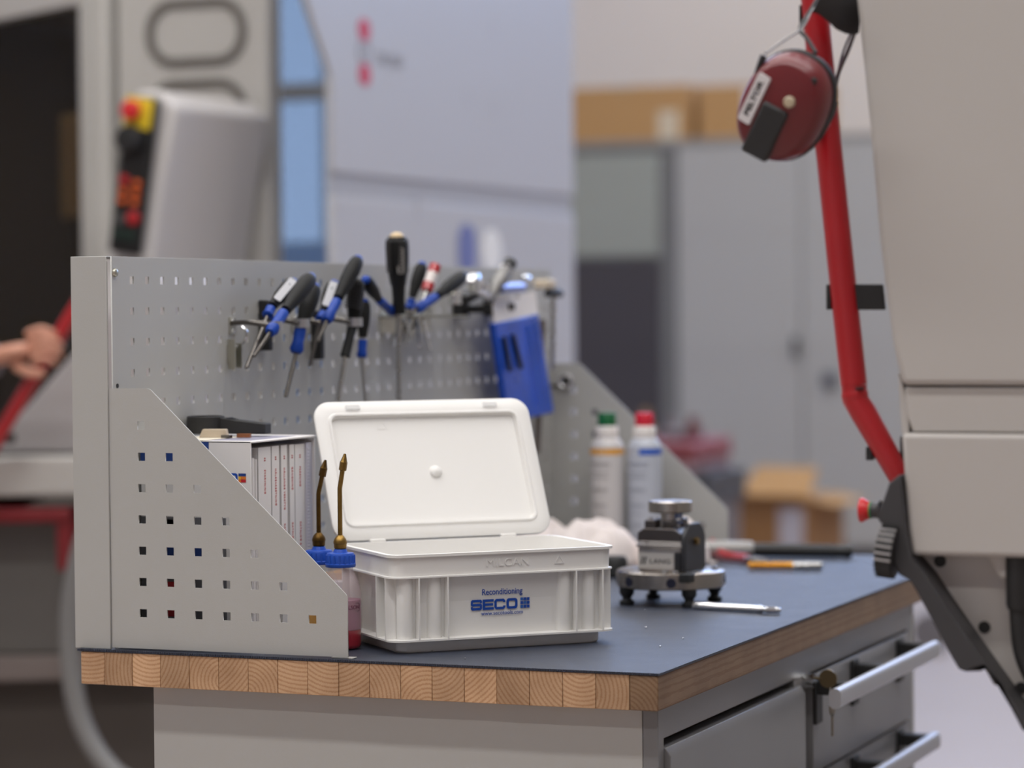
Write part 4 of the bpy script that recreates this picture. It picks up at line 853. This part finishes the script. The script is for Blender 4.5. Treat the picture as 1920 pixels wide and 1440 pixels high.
# ------------------------------------------------------------------ background: milling machine behind the bench on the left
CY = 3.4
cn = thing('milling_machine', 'large grey milling machine with dark window and stadium shaped figures on its door', 'machine', (-1.7, CY, 0)); CO = Vector((-1.7, CY, 0))
def cl(*v_): return Vector(v_)-CO
def boxw(nm, lo, hi, m, par, org, bevel=.0, smooth=35): return MB().mm(Vector(lo)-org, Vector(hi)-org).build(nm, m, par, bevel=bevel, smooth=smooth)
boxw('door', (-1.905, CY, .3), (-1.462, CY+.08, 2.5), MGREY, cn, CO, .012)
boxw('door_column', (-1.985, CY-.03, .3), (-1.912, CY+.08, 2.5), MGREY, cn, CO, .01)
MB().prism([(-.28, .09), (.2, .09), (.1, .3), (-.28, .8)], .31, 2.5).build('body', MGREY, cn, bevel=.005)
TH_ = R(180-31.75); DX, DY = math.cos(TH_), math.sin(TH_)
WF = frame(cl(-1.955, CY-.045, 0), (DX, DY, 0), (0, 0, 1)) @ Matrix.Diagonal((1, 1, -1, 1))           # angled front with the window
DARK = mat('machine_interior', srgb((60, 54, 48)), .7)
tz = lambda s: 2.045-.0*s
plate('window_frame', [[(0, .80), (1.6, .80), (1.6, 2.5), (0, 2.5)], [(.012, .9), (1.5, .9), (1.5, 2.069), (.012, 2.069)]], .05, MGREY, cn, WF)
boxw('window_sill', (-3.4, CY-.02+.0, .30), (-1.99, CY+.2, .80), mat('machine_base', srgb((96, 92, 88)), .5), cn, CO)
MB().mm((.013, .902, -.012), (1.499, 2.067, -.006), WF).build('window_pane', glass_mat('smoked_glass', (.6, .56, .5), .03), cn)
IN = MB(); IN.mm((.50, .7, -.75), (1.6, 2.2, -.74), WF); IN.mm((1.56, .7, -.75), (1.6, 2.2, -.03), WF)
for h0_, h1_ in ((.68, .72), (2.15, 2.2)): IN.add([(x_, y_, z_) for y_ in (h0_, h1_) for x_, z_ in ((0, -.03), (1.6, -.03), (1.6, -.75), (.50, -.75))], [(0, 1, 2, 3), (7, 6, 5, 4), (0, 4, 5, 1), (1, 5, 6, 2), (2, 6, 7, 3), (3, 7, 4, 0)], WF)
IN.add([(.0, .7, -.03), (.50, .7, -.75), (.50, 2.2, -.75), (0, 2.2, -.03)], [(0, 1, 2, 3)], WF)
IN.build('cabin', DARK, cn)
fill_lamp = bpy.data.lights.new('cabin_fill', 'AREA'); fill_lamp.size = .35; fill_lamp.energy = 5; fill_lamp.color = (1, .93, .82)  # fill lamp added inside the cabin to bring out the spindle head
wlo = bpy.data.objects.new('cabin_fill', fill_lamp); COL.objects.link(wlo); wlo.parent = cn; wlo.location = WF @ Vector((.7, 2.12, -.4))
TAN = mat('spindle_tan', srgb((190, 170, 128)), .6)
MB().mm((.03, 1.52, -.16), (.30, 1.80, -.06), WF).build('spindle_head', TAN, cn, bevel=.01)
MB().mm((.10, 1.28, -.14), (.2, 1.52, -.08), WF).build('spindle', mat('spindle_steel', srgb((90, 80, 70)), .4, .6), cn)
MB().mm((.55, .9, -.6), (1.3, 1.15, -.2), WF).build('machine_table', mat('table_iron', srgb((80, 72, 66)), .5, .3), cn)
MB().mm((.014, 1.57, -.058), (.03, 1.61, -.03), WF).build('sensor', mat('sensor_orange', srgb((214, 140, 30)), .5), cn)
FIG = mat('figure_grey', srgb((104, 100, 95)), .5)
def stadium(cx, cz, a, b, r, t): return [rrect(a, b, r, 10, (cx, cz)), rrect(a-t, b-t, r-t, 10, (cx, cz))]
FMX = Matrix.Translation(-CO) @ Matrix(((1, 0, 0, 0), (0, 0, -1, CY-.004), (0, 1, 0, 0), (0, 0, 0, 1)))
for cz in (1.985, 1.778, 2.192):
    plate('lettering', stadium(-1.668, cz, .1455, .087, .082, .023), .008, FIG, cn, FMX)
boxw('plinth', (-3.4, CY-.1, 0), (-1.5, CY+.35, .3), mat('plinth_dark', srgb((30, 28, 27)), .6), cn, CO)

# console of the milling machine with its control strip
cs = thing('machine_console', 'grey slanted machine console with black button strip and yellow stop switch', 'console', (-1.4, 2.9, 0)); KO = Vector((-1.4, 2.9, 0))
pf = [ony(a_, b_, 2.87) for a_, b_ in ((300, 168), (333, 200), (306, 340), (286, 480), (268, 640), (170, 640), (200, 480), (240, 182), (262, 170))]
MB().prism([(q.x+1.4, q.z) for q in pf], -.03, .46, Matrix(((1, 0, 0, 0), (0, 0, 1, 0), (0, 1, 0, 0), (0, 0, 0, 1)))).build('housing', mat('console_grey', srgb((204, 200, 198)), .45), cs, bevel=.012, seg=3)
SA, SB = ony(266, 185, 2.84), ony(232, 460, 2.84); sd = (SB-SA).normalized(); KM = frame(SA-KO, Vector((-sd.z, 0, sd.x)), -sd)
Ls = (SB-SA).length
MB().mm((-.043, -Ls-.02, -.02), (.043, .006, .0), KM).build('button_strip', mat('strip_black', srgb((24, 24, 25)), .4), cs, bevel=.008)
MB().mm((-.04, -.072, .0), (.034, .002, .008), KM).build('stop_plate', mat('stop_yellow', srgb((225, 195, 40)), .5), cs, bevel=.003)
MB().lathe([(.016, 0), (.024, .012), (.022, .026), (.01, .03)], 24, KM @ Matrix.Translation((-.012, -.03, .008))).build('stop_button', mat('stop_red', (0, 0, 0)), cs)
MB().lathe([(.034, 0), (.034, .02), (.028, .034), (.01, .036)], 28, KM @ Matrix.Translation((-.012, -.098, 0))).build('override_dial', BLACK, cs)
OR = mat('button_orange', srgb((215, 92, 26)), .45)
RD = mat('button_red', srgb((176, 26, 34)), .45)
for i, zz in enumerate((-.20, -.222, -.245)):
    for xx in (-.018, .016):
        if i == 0 and xx < 0: continue
        MB().mm((xx-.010, zz-.007, 0), (xx+.010, zz+.007, .006), KM).build('lit_button', OR, cs, bevel=.002)
MB().mm((-.031, -.205, 0), (-.008, -.185, .006), KM).build('lit_button', RD, cs, bevel=.002)
MB().lathe([(.016, 0), (.016, .006), (.012, .008)], 24, KM @ Matrix.Translation((.018, -.282, 0))).build('push_button', RD, cs)
for xx, zz, m_ in ((-.016, -.29, 'grey'), (-.018, -.325, 'green'), (.014, -.325, 'green')):
    MB().mm((xx-.012, zz-.010, 0), (xx+.012, zz+.010, .006), KM).build('push_button', mat('button_'+m_, srgb((78, 78, 78)) if m_ == 'grey' else srgb((20, 46, 38)), .5), cs, bevel=.002)
MB().mm((-.2, .1, .03), (-.1, .35, 1.3)).build('stand', CABG, cs); MB().mm((-.25, .0, 0), (.05, .42, .04)).build('foot', CABG, cs)

# neighbouring console that the worker holds on to
wy = 2.3; ws = thing('worker_console', 'low grey machine desk with sloped front and red grab bar at the left edge', 'console', (-1.6, wy, 0)); WO = Vector((-1.6, wy, 0))
def wl(px, py, y=wy): return ony(px, py, y)-WO
YM = Matrix(((1, 0, 0, 0), (0, 0, 1, 0), (0, 1, 0, 0), (0, 0, 0, 1)))
def slabw(nm, pts, d0, d1, m, bev=.005):
    MB().prism([(wl(*p_).x, wl(*p_).z) for p_ in pts], d0, d1, YM).build(nm, m, ws, bevel=bev)
slabw('sloped_front', [(260, 500), (-200, 1030), (-200, 860), (-50, 860), (-50, 852), (300, 852), (300, 560)], .04, .3, mat('desk_grey', srgb((170, 166, 166)), .5))
slabw('desk_lip', [(-250, 858), (300, 852), (300, 925), (-250, 935)], -.04, .3, MGREY, .01)
slabw('red_rail', [(-250, 952), (140, 950), (140, 978), (-250, 985)], -.03, .05, mat('rail_dark_red', srgb((120, 26, 32)), .5), .008)
slabw('red_rail', [(112, 950), (140, 950), (140, 1070), (115, 1070)], -.02, .04, mat('rail_dark_red', srgb((120, 26, 32)), .5), .005)
slabw('lower_body', [(-250, 985), (300, 978), (300, 1230), (-250, 1236)], .06, .5, mat('lower_grey', srgb((98, 95, 91)), .5))
slabw('lower_strip', [(-250, 1237), (300, 1231), (300, 1272), (-250, 1290)], .03, .5, mat('strip_brown', srgb((118, 108, 104)), .5))
slabw('base', [(-250, 1290), (300, 1273), (300, 1475), (-250, 1475)], .09, .5, mat('base_brown', srgb((70, 63, 58)), .6))
MB().mm((-.1, .1, 0), (.55, .5, .29)).build('plinth', mat('plinth_dark', (0, 0, 0)), ws)
tb_ = [wl(168, 540, 2.19), wl(135, 590, 2.19), wl(0, 815, 2.19), wl(-90, 960, 2.19)]
MB().tube(tb_, .0155, 18).build('grab_bar', RED, ws)
for a_, b_ in ((112, 648), (8, 822)):
    q = wl(a_, b_, 2.22); MB().box(q, (.03, .05, .022)).build('bar_bracket', BLACK, ws, bevel=.004)
o = MB().tube(chain([ony(a_, b_, 2.2) for a_, b_ in ((180, 960), (150, 1040), (132, 1150), (135, 1270), (160, 1370), (215, 1450), (300, 1500), (380, 1620))], 8), .022, 18).build('hose', mat('hose_grey', srgb((118, 117, 116)), .5), None); tag(o, 'thick grey hose hanging in a loop under the left end of the bench', 'hose')

# ------------------------------------------------------------------ the worker at the machine: only a hand enters the frame
pe = thing('person', 'person in dark work clothes reaching right to grip a red grab bar', 'person', (-2.05, 1.95, 0)); PE = Vector((-2.05, 1.95, 0))
def skin(name, verts, edges, radii, m, sub=2, root=0):
    me = bpy.data.meshes.new(name); me.from_pydata([tuple(v_) for v_ in verts], edges, []); o = bpy.data.objects.new(name, me); COL.objects.link(o)
    s = o.modifiers.new('skin', 'SKIN'); s.use_smooth_shade = True
    for i, r_ in enumerate(radii):
        rr_ = r_ if isinstance(r_, tuple) else (r_, r_); me.skin_vertices[0].data[i].radius = rr_; me.skin_vertices[0].data[i].use_root = (i == root)
    ss = o.modifiers.new('sub', 'SUBSURF'); ss.levels = sub; ss.render_levels = sub
    bpy.context.view_layer.update()
    me2 = bpy.data.meshes.new_from_object(o.evaluated_get(bpy.context.evaluated_depsgraph_get())); bpy.data.objects.remove(o); return me2
SKINM = mat('skin', srgb((205, 148, 124)), .5, sss=.1); CLOTH = mat('work_jacket', srgb((34, 36, 42)), .8); TROUS = mat('trousers', srgb((40, 42, 48)), .85)
W0 = ony(-14, 672, 2.15)-PE; KN = ony(62, 652, 2.145)-PE
sh_r = Vector((.19, .02, 1.43)); sh_l = Vector((-.19, .0, 1.43))
el_r = Vector((.27, .06, 1.17))
V = [(0, 0, .98), (0, .01, 1.18), (0, .02, 1.40), (0, .03, 1.50), sh_r, el_r, W0-Vector((.03, 0, .0)), sh_l, (-.25, .0, 1.15), (-.2, .2, 1.0), (.09, 0, .93), (.10, .02, .5), (.10, 0, .05), (-.09, 0, .93), (-.10, .02, .5), (-.10, 0, .05)]
Ed = [(0, 1), (1, 2), (2, 3), (2, 4), (4, 5), (5, 6), (2, 7), (7, 8), (8, 9), (0, 10), (10, 11), (11, 12), (0, 13), (13, 14), (14, 15)]
Rd = [(.16, .11), (.15, .11), (.17, .11), (.06, .06), .065, .05, .042, .065, .05, .04, .09, .065, .05, .09, .065, .05]
finish(skin('work_suit', V, Ed, Rd, CLOTH), 'work_suit', CLOTH, pe)
hd_ = MB().loft([[(r_*.82*math.cos(t), .045+r_*math.sin(t)+dy, z_) for t in [2*PI*i/24 for i in range(24)]] for z_, r_, dy in ((1.48, .055, -.01), (1.53, .058, -.005), (1.56, .075, .01), (1.60, .088, .012), (1.66, .098, .008), (1.71, .1, 0), (1.76, .085, -.005), (1.79, .045, -.01))])
HEAD = hd_.build('head', SKINM, pe, sub=1)
MB().lathe([(.012, 0), (.014, .02), (.004, .045)], 10, Matrix.Translation((0, .152, 1.615))).build('nose', SKINM, HEAD)
for s_ in (-1, 1):
    MB().ball((s_*.03, .138, 1.655), .012).build('eye', PAPER, HEAD); MB().ball((s_*.082, .045, 1.64), .026, 12, (.4, .7, 1.1)).build('ear', SKINM, HEAD)
MB().box((0, .142, 1.575), (.045, .012, .01)).build('mouth', mat('lips', srgb((160, 90, 80)), .5), HEAD, bevel=.003)
MB().loft([[(r_*.86*math.cos(t), .035+r_*1.02*math.sin(t), z_) for t in [2*PI*i/24 for i in range(24)]] for z_, r_ in ((1.70, .106), (1.745, .102), (1.785, .078), (1.805, .03))]).build('hair', mat('hair_brown', srgb((60, 42, 30)), .7), HEAD)
for s_ in (-1, 1): MB().loft([[(s_*.1+.055*math.cos(t), .05+.135*math.sin(t), z_) for t in [2*PI*i/16 for i in range(16)]] for z_ in (.0, .085)]).build('shoe', BLACK, pe, bevel=.02)
# hand closing on the bar: palm, four fingers bent round it, thumb from the side
bar0, bar1 = ony(135, 590, 2.19)-PE, ony(0, 815, 2.19)-PE; bd = (bar0-bar1).normalized()
palm = [W0, W0*.45+KN*.55, KN]
hv = list(palm); he = [(0, 1), (1, 2)]; hr = [(.032, .024), (.04, .021), (.042, .018)]
HA = finish(skin('hand', hv, he, hr, SKINM), 'hand', SKINM, pe)
fdir = (KN-W0).normalized(); side = Vector((0, 0, 1)); side = (side-fdir*side.dot(fdir)).normalized(); out = fdir.cross(side)
for k, (off, L_, rad) in enumerate(((.030, .075, .0098), (.010, .082, .0102), (-.010, .076, .0098), (-.029, .060, .0088))):
    b0 = KN+side*off-fdir*.012; p1 = b0+fdir*(L_*.55)-out*.000+side*.004; p2 = p1+(fdir*.55-side*.45+Vector((0, .55, 0))).normalized()*(L_*.36); p3 = p2+(Vector((0, .9, 0))-side*.4-fdir*.25).normalized()*(L_*.28)
    finish(skin('finger', [b0, p1, p2, p3], [(0, 1), (1, 2), (2, 3)], [rad*1.1, rad, rad*.92, rad*.8], SKINM), 'finger', SKINM, HA)
t0 = W0*.55+KN*.45-side*.02; t1 = t0+fdir*.035-side*.03; t2 = t1+fdir*.035-side*.008+Vector((0, .012, 0)); 
finish(skin('thumb', [t0, t1, t2], [(0, 1), (1, 2)], [.015, .0125, .010], SKINM), 'thumb', SKINM, HA)
cf = MB().lathe_along(W0-fdir*.05, W0+fdir*.004, [(.043, 0), (.041, .8), (.038, 1)], 24); lab(cf.build('cuff', mat('cuff_grey', srgb((120, 120, 124)), .8), pe), 'grey knitted cuff')

# ------------------------------------------------------------------ large grey machine cover behind the tool panel
GX = -1.2
gm = thing('machine_enclosure', 'pale grey sheet metal machine enclosure with slanted corner and red logo behind the tool panel', 'machine', (GX, 4, 0)); GO = Vector((GX, 4, 0))
def gp(px, py): q = onx(px, py, GX); return (q.y-4, q.z)
YZ = Matrix(((0, 0, 1, 0), (1, 0, 0, 0), (0, 1, 0, 0), (0, 0, 0, 1)))
GM = mat('enclosure_grey', srgb((184, 184, 188)), .4, noise=.015, nscale=2)
y1_, y2_ = 3.225-4, 4.90-4
zs = lambda yy: 1.588
up_poly = [(y1_, 1.605), (y1_, 1.845), (y1_-.26, 2.18), (y1_-.26, 2.9), (y2_, 2.9), (y2_, 1.605)]
MB().prism(up_poly, -.02, 0, YZ).build('upper_sheet', GM, gm, bevel=.004)
MB().mm((-.019, y1_, 1.545), (-.008, y2_, 1.612)).build('seam_channel', mat('seam_grey', srgb((170, 170, 174)), .45), gm)
MB().mm((-.02, y1_, .3), (0, y2_, 1.548)).build('lower_sheet', GM, gm, bevel=.004)
MB().prism([(-.021, 3.62-4), (-.021, 4.85-4), (-.8, 6.55-4), (-.8, 5.55-4)], .1, 2.85).build('body', GM, gm)
MB().mm((-.058, y1_+.1, 0), (-.03, y2_-.05, .299)).build('plinth', mat('plinth_dark', (0, 0, 0)), gm)
PINK = mat('logo_red', srgb((196, 36, 66)), .5); LGY = mat('logo_grey', srgb((150, 148, 152)), .5)
LF = frame((.0012, 3.414-4, 1.915), (0, 1, 0), (0, 0, 1))
for s_ in (1, -1):
    plate('logo_mark', [[(-.018, s_*.028), (.0, s_*.030), (.02, s_*.028), (.034, s_*.052), (.03, s_*.072), (.014, s_*.083), (-.014, s_*.083), (-.03, s_*.072), (-.034, s_*.052)]], .002, PINK, gm, LF)
plate('logo_mark', [rrect(.036, .022, .012, 4), rrect(.028, .014, .008, 4)], .002, LGY, gm, LF)
text('lettering', 'DMG MORI', .05, LGY, gm, frame((.0012, 3.57-4, 1.905), (0, 1, 0), (0, 0, 1)), xs=.62)
sp = onx(905, 470, GX); SM = frame((.0015, sp.y-4, sp.z), (0, 1, 0), (0, 0, 1))
plate('sticker_mark', [rrect(.06, .07, .05, 4, (-.115, .0))], .0022, mat('sticker_blue', srgb((104, 112, 165)), .5), gm, SM @ Matrix.Translation((0, 0, .001)))
plate('sticker_mark', [[(.07*math.cos(2*PI*i/24)+.06, .062*math.sin(2*PI*i/24)) for i in range(24)]], .0022, mat('sticker_white', srgb((236, 234, 230)), .5), gm, SM @ Matrix.Translation((0, 0, .001)))
plate('sticker_mark', [[(.0, -.1), (.16, -.1), (.16, -.082), (.0, -.082)]], .0022, mat('sticker_red', srgb((214, 70, 60)), .5), gm, SM @ Matrix.Translation((0, 0, .001)))
for a_, b_ in ((880, 175), (930, 190), (930, 45), (790, 390), (640, 385)):
    q = onx(a_, b_, GX); MB().lathe_along((.0, q.y-4, q.z), (.0015, q.y-4, q.z), [(.03, 0), (.03, 1)], 20).build('rivet_cap', GM, gm)

# blue lit glazed partition seen between the two machines
gy = 6.0; wn = thing('glazed_partition', 'blue tinted glazed partition in grey frames between milling machine and enclosure', 'partition', (-2.65, gy, 0)); NO = Vector((-2.65, gy, 0))
fr = MB()
for xx in (-3.25, -2.88, -2.50, -2.1): fr.mm(Vector((xx-.03, gy-.03, 0))-NO, Vector((xx+.03, gy+.03, 3.0))-NO)
for zz in (.0, 1.0, 2.02, 2.96): fr.mm(Vector((-3.25, gy-.028, zz))-NO, Vector((-2.1, gy+.028, zz+.06))-NO)
fr.build('frame', mat('partition_grey', srgb((116, 118, 122)), .5), wn)
for a_, b_ in ((-3.22, -2.91), (-2.85, -2.53), (-2.47, -2.13)):
    for c_, d_ in ((.06, 1.0), (1.06, 2.02), (2.08, 2.96)):
        MB().mm(Vector((a_, gy-.006, c_))-NO, Vector((b_, gy+.006, d_))-NO).build('pane', glass_mat('blue_glass', (.80, .9, 1), .06), wn)
o = MB().mm((-4.0, 7.2, 0), (-2.75, 7.3, 1.55)).build('blue_curtain', mat('curtain_blue', srgb((124, 146, 176)), .8), None); tag(o, 'blue fabric screen standing behind the glazed partition', 'screen')
wl_ = thing('floor_lamp', 'small white lamp head on a pole behind the glazed partition', 'lamp', (-2.78, 6.6, 0)); MB().lathe([(.05, 1.62), (.06, 1.64), (.06, 1.74), (.03, 1.77)], 20).build('lamp_head', PAPER, wl_); MB().cyl((0, 0, .01), (0, 0, 1.63), .012).build('pole', FRAMEM, wl_); MB().lathe([(.16, 0), (.16, .015), (.02, .03)], 24).build('base', FRAMEM, wl_)

# ------------------------------------------------------------------ far side of the hall
BYW = 10.5
fc = thing('tall_cabinet', 'tall pale grey double door cabinet at the far wall of the hall', 'cabinet', (-2.2, BYW, 0))
FCM = mat('far_cabinet', srgb((178, 177, 175)), .5)
MB().mm((-.56, .02, .06), (.75, .6, 2.10)).build('carcass', FCM, fc)
for a_, b_ in ((-.553, .095), (.105, .745)): MB().mm((a_, 0, .08), (b_, .02, 2.09)).build('door', FCM, fc, bevel=.004)
MB().mm((.06, -.035, 1.02), (.08, 0, 1.12)).build('door_handle', BLACK, fc, bevel=.004)
MB().mm((-.56, .05, 0), (.75, .6, .06)).build('plinth', mat('plinth_dark', (0, 0, 0)), fc)
q = ony(1555, 712, BYW-.02); MB().box((q.x+2.2, -.02, q.z), (.07, .04, .07)).build('lock_plate', mat('lock_dark', srgb((90, 92, 100)), .5), fc, bevel=.01)
sc_ = thing('shelf_cabinet', 'far grey cabinet with pale glass upper door and dark lower door', 'cabinet', (-3.04, BYW, 0))
MB().mm((-.36, .02, 0), (.28, .6, 2.10)).build('carcass', mat('shelf_grey', srgb((130, 132, 130)), .5), sc_)
MB().mm((.2, -.0, 0), (.275, .02, 2.09)).build('side_stile', mat('stile_grey', srgb((120, 120, 120)), .5), sc_)
MB().mm((-.34, 0, 1.54), (.19, .018, 2.06)).build('upper_door', mat('upper_glass', srgb((160, 164, 156)), .3), sc_, bevel=.004)
MB().mm((-.34, 0, .1), (.19, .018, 1.52)).build('lower_door', mat('lower_door', srgb((70, 66, 70)), .5), sc_, bevel=.004)
for i, (lb, x0, x1, z0, z1, y0) in enumerate((('long brown cardboard box lying on the far cabinets, left end', -3.42, -2.70, 2.13, 2.41, 10.55), ('brown cardboard box with white label on the far cabinets, right end', -2.66, -2.05, 2.13, 2.40, 10.58))):
    o = thing('cardboard_box', lb, 'box', ((x0+x1)/2, y0, z0), 0, 'boxes on the far cabinets'); w_ = (x1-x0)/2
    MB().mm((-w_, 0, 0), (w_, .4, z1-z0)).build('carton', CARD, o, bevel=.003)
    MB().mm((-w_*.15, -.0015, z1-z0-.03), (w_*.1, 0, z1-z0)).build('tape', mat('parcel_tape', srgb((180, 150, 110)), .3), o)
    if i: MB().mm((-.06-.0, -.002, .12), (.2-.06, 0, .25)).build('label', PAPER, o)
    else: MB().mm((.19, -.002, .0), (.30, 0, .15)).build('label', mat('beige_label', srgb((215, 200, 175)), .6), o)
o = MB().mm((-3.5, BYW, 2.1), (-1.45, BYW+.6, 2.13)).build('cover_board', mat('board_grey', srgb((150, 146, 142)), .6), None); tag(o, 'flat grey board across the tops of the far cabinets', 'board')
# tool trolley
tc_ = thing('tool_trolley', 'far tool trolley with red top tray and dark drawer in the aisle', 'trolley', (-1.78, 7.4, 0))
TG = mat('trolley_grey', srgb((176, 174, 174)), .5)
MB().mm((-.28, 0, .12), (.02, .5, .619)).build('body', TG, tc_, bevel=.01); MB().mm((-.25, -.01, .62), (.12, .5, .66)).build('shelf', mat('tray_pink', srgb((160, 130, 130)), .5), tc_, bevel=.01)
MB().mm((-.25, -.01, .662), (.13, .5, .745)).build('tray', mat('tray_red', srgb((140, 70, 74)), .5), tc_, bevel=.015)
MB().mm((.03, 0, .50), (.19, .5, .619)).build('drawer', mat('drawer_dark', srgb((62, 62, 64)), .5), tc_, bevel=.01); MB().mm((.03, .02, .12), (.16, .5, .499)).build('side_panel', mat('side_brown', srgb((110, 100, 98)), .5), tc_)
for xx in (-.25, .1):
    for yy in (.06, .44): MB().lathe_along((xx, yy-.02, .05), (xx, yy+.02, .05), [(.05, 0), (.05, 1)], 16).build('wheel', BLACK, tc_)
random.seed(11)
for lb, xx, hh_, rr_, m_ in (('brass coloured tool holder standing on the far red trolley', -.14, .12, .035, mat('holder_brass', srgb((150, 120, 80)), .5)), ('dark red tool holder standing on the far trolley', .06, .09, .04, mat('holder_red', srgb((110, 60, 58)), .5)), ('grey tool holder standing on the far trolley', -.03, .09, .05, mat('holder_grey', srgb((130, 124, 126)), .5)), ('dark grey tool holder beside the brass one', -.22, .10, .03, mat('holder_dark', srgb((84, 78, 80)), .5))):
    o = MB().lathe([(rr_, 0), (rr_, hh_*.4), (rr_*.6, hh_*.5), (rr_*.5, hh_)], 18).build('tool_holder', m_, None, loc=(-1.78+xx, 7.6, .745)); tag(o, lb, 'tool holder')
# floor carton in the aisle
pal = thing('floor_board', 'flat wooden board on the hall floor under the open carton', 'board', (-1.88, 9.3, 0), R(-8)); MB().mm((-.24, -.03, 0), (.2, .43, .069)).build('board', WOOD, pal)
cb = thing('floor_carton', 'open brown cardboard carton with white label standing on the hall floor', 'box', (-1.88, 9.3, .07), R(-8))
MB().mm((-.205, 0, 0), (.16, .4, .33)).build('carton', mat('carton_dark', srgb((150, 108, 66)), .8), cb)
MB().loft([[(-.205, 0, .33), (.16, 0, .33), (.16, .4, .33), (-.205, .4, .33)], [(-.20, -.09, .345), (.13, -.09, .345), (.13, -.085, .335), (-.20, -.085, .335)]]).build('flap', CARD, cb)
MB().loft([[(-.205, .0, .325), (.16, .0, .325), (.16, .008, .325), (-.205, .008, .325)], [(-.16, .14, .46), (.14, .14, .46), (.14, .148, .46), (-.16, .148, .46)]]).build('flap', CARD, cb)
MB().loft([[(.16, .0, .325), (.16, .4, .325), (.152, .4, .325), (.152, .0, .325)], [(.28, .0, .30), (.28, .4, .30), (.275, .4, .30), (.275, .0, .30)]]).build('flap', CARD, cb)
MB().mm((.01, -.002, .08), (.13, 0, .28)).build('label', mat('label_grey_white', srgb((190, 184, 188)), .6), cb)
o = MB().lathe_along((0, 0, 0), (0, .06, 0), [(.07, 0), (.07, 1)], 20).build('castor', mat('wheel_grey', srgb((110, 106, 108)), .6), None, loc=(-.62, 7.0, .075)); tag(o, 'blurred grey castor lying on the hall floor right of the bench', 'castor')
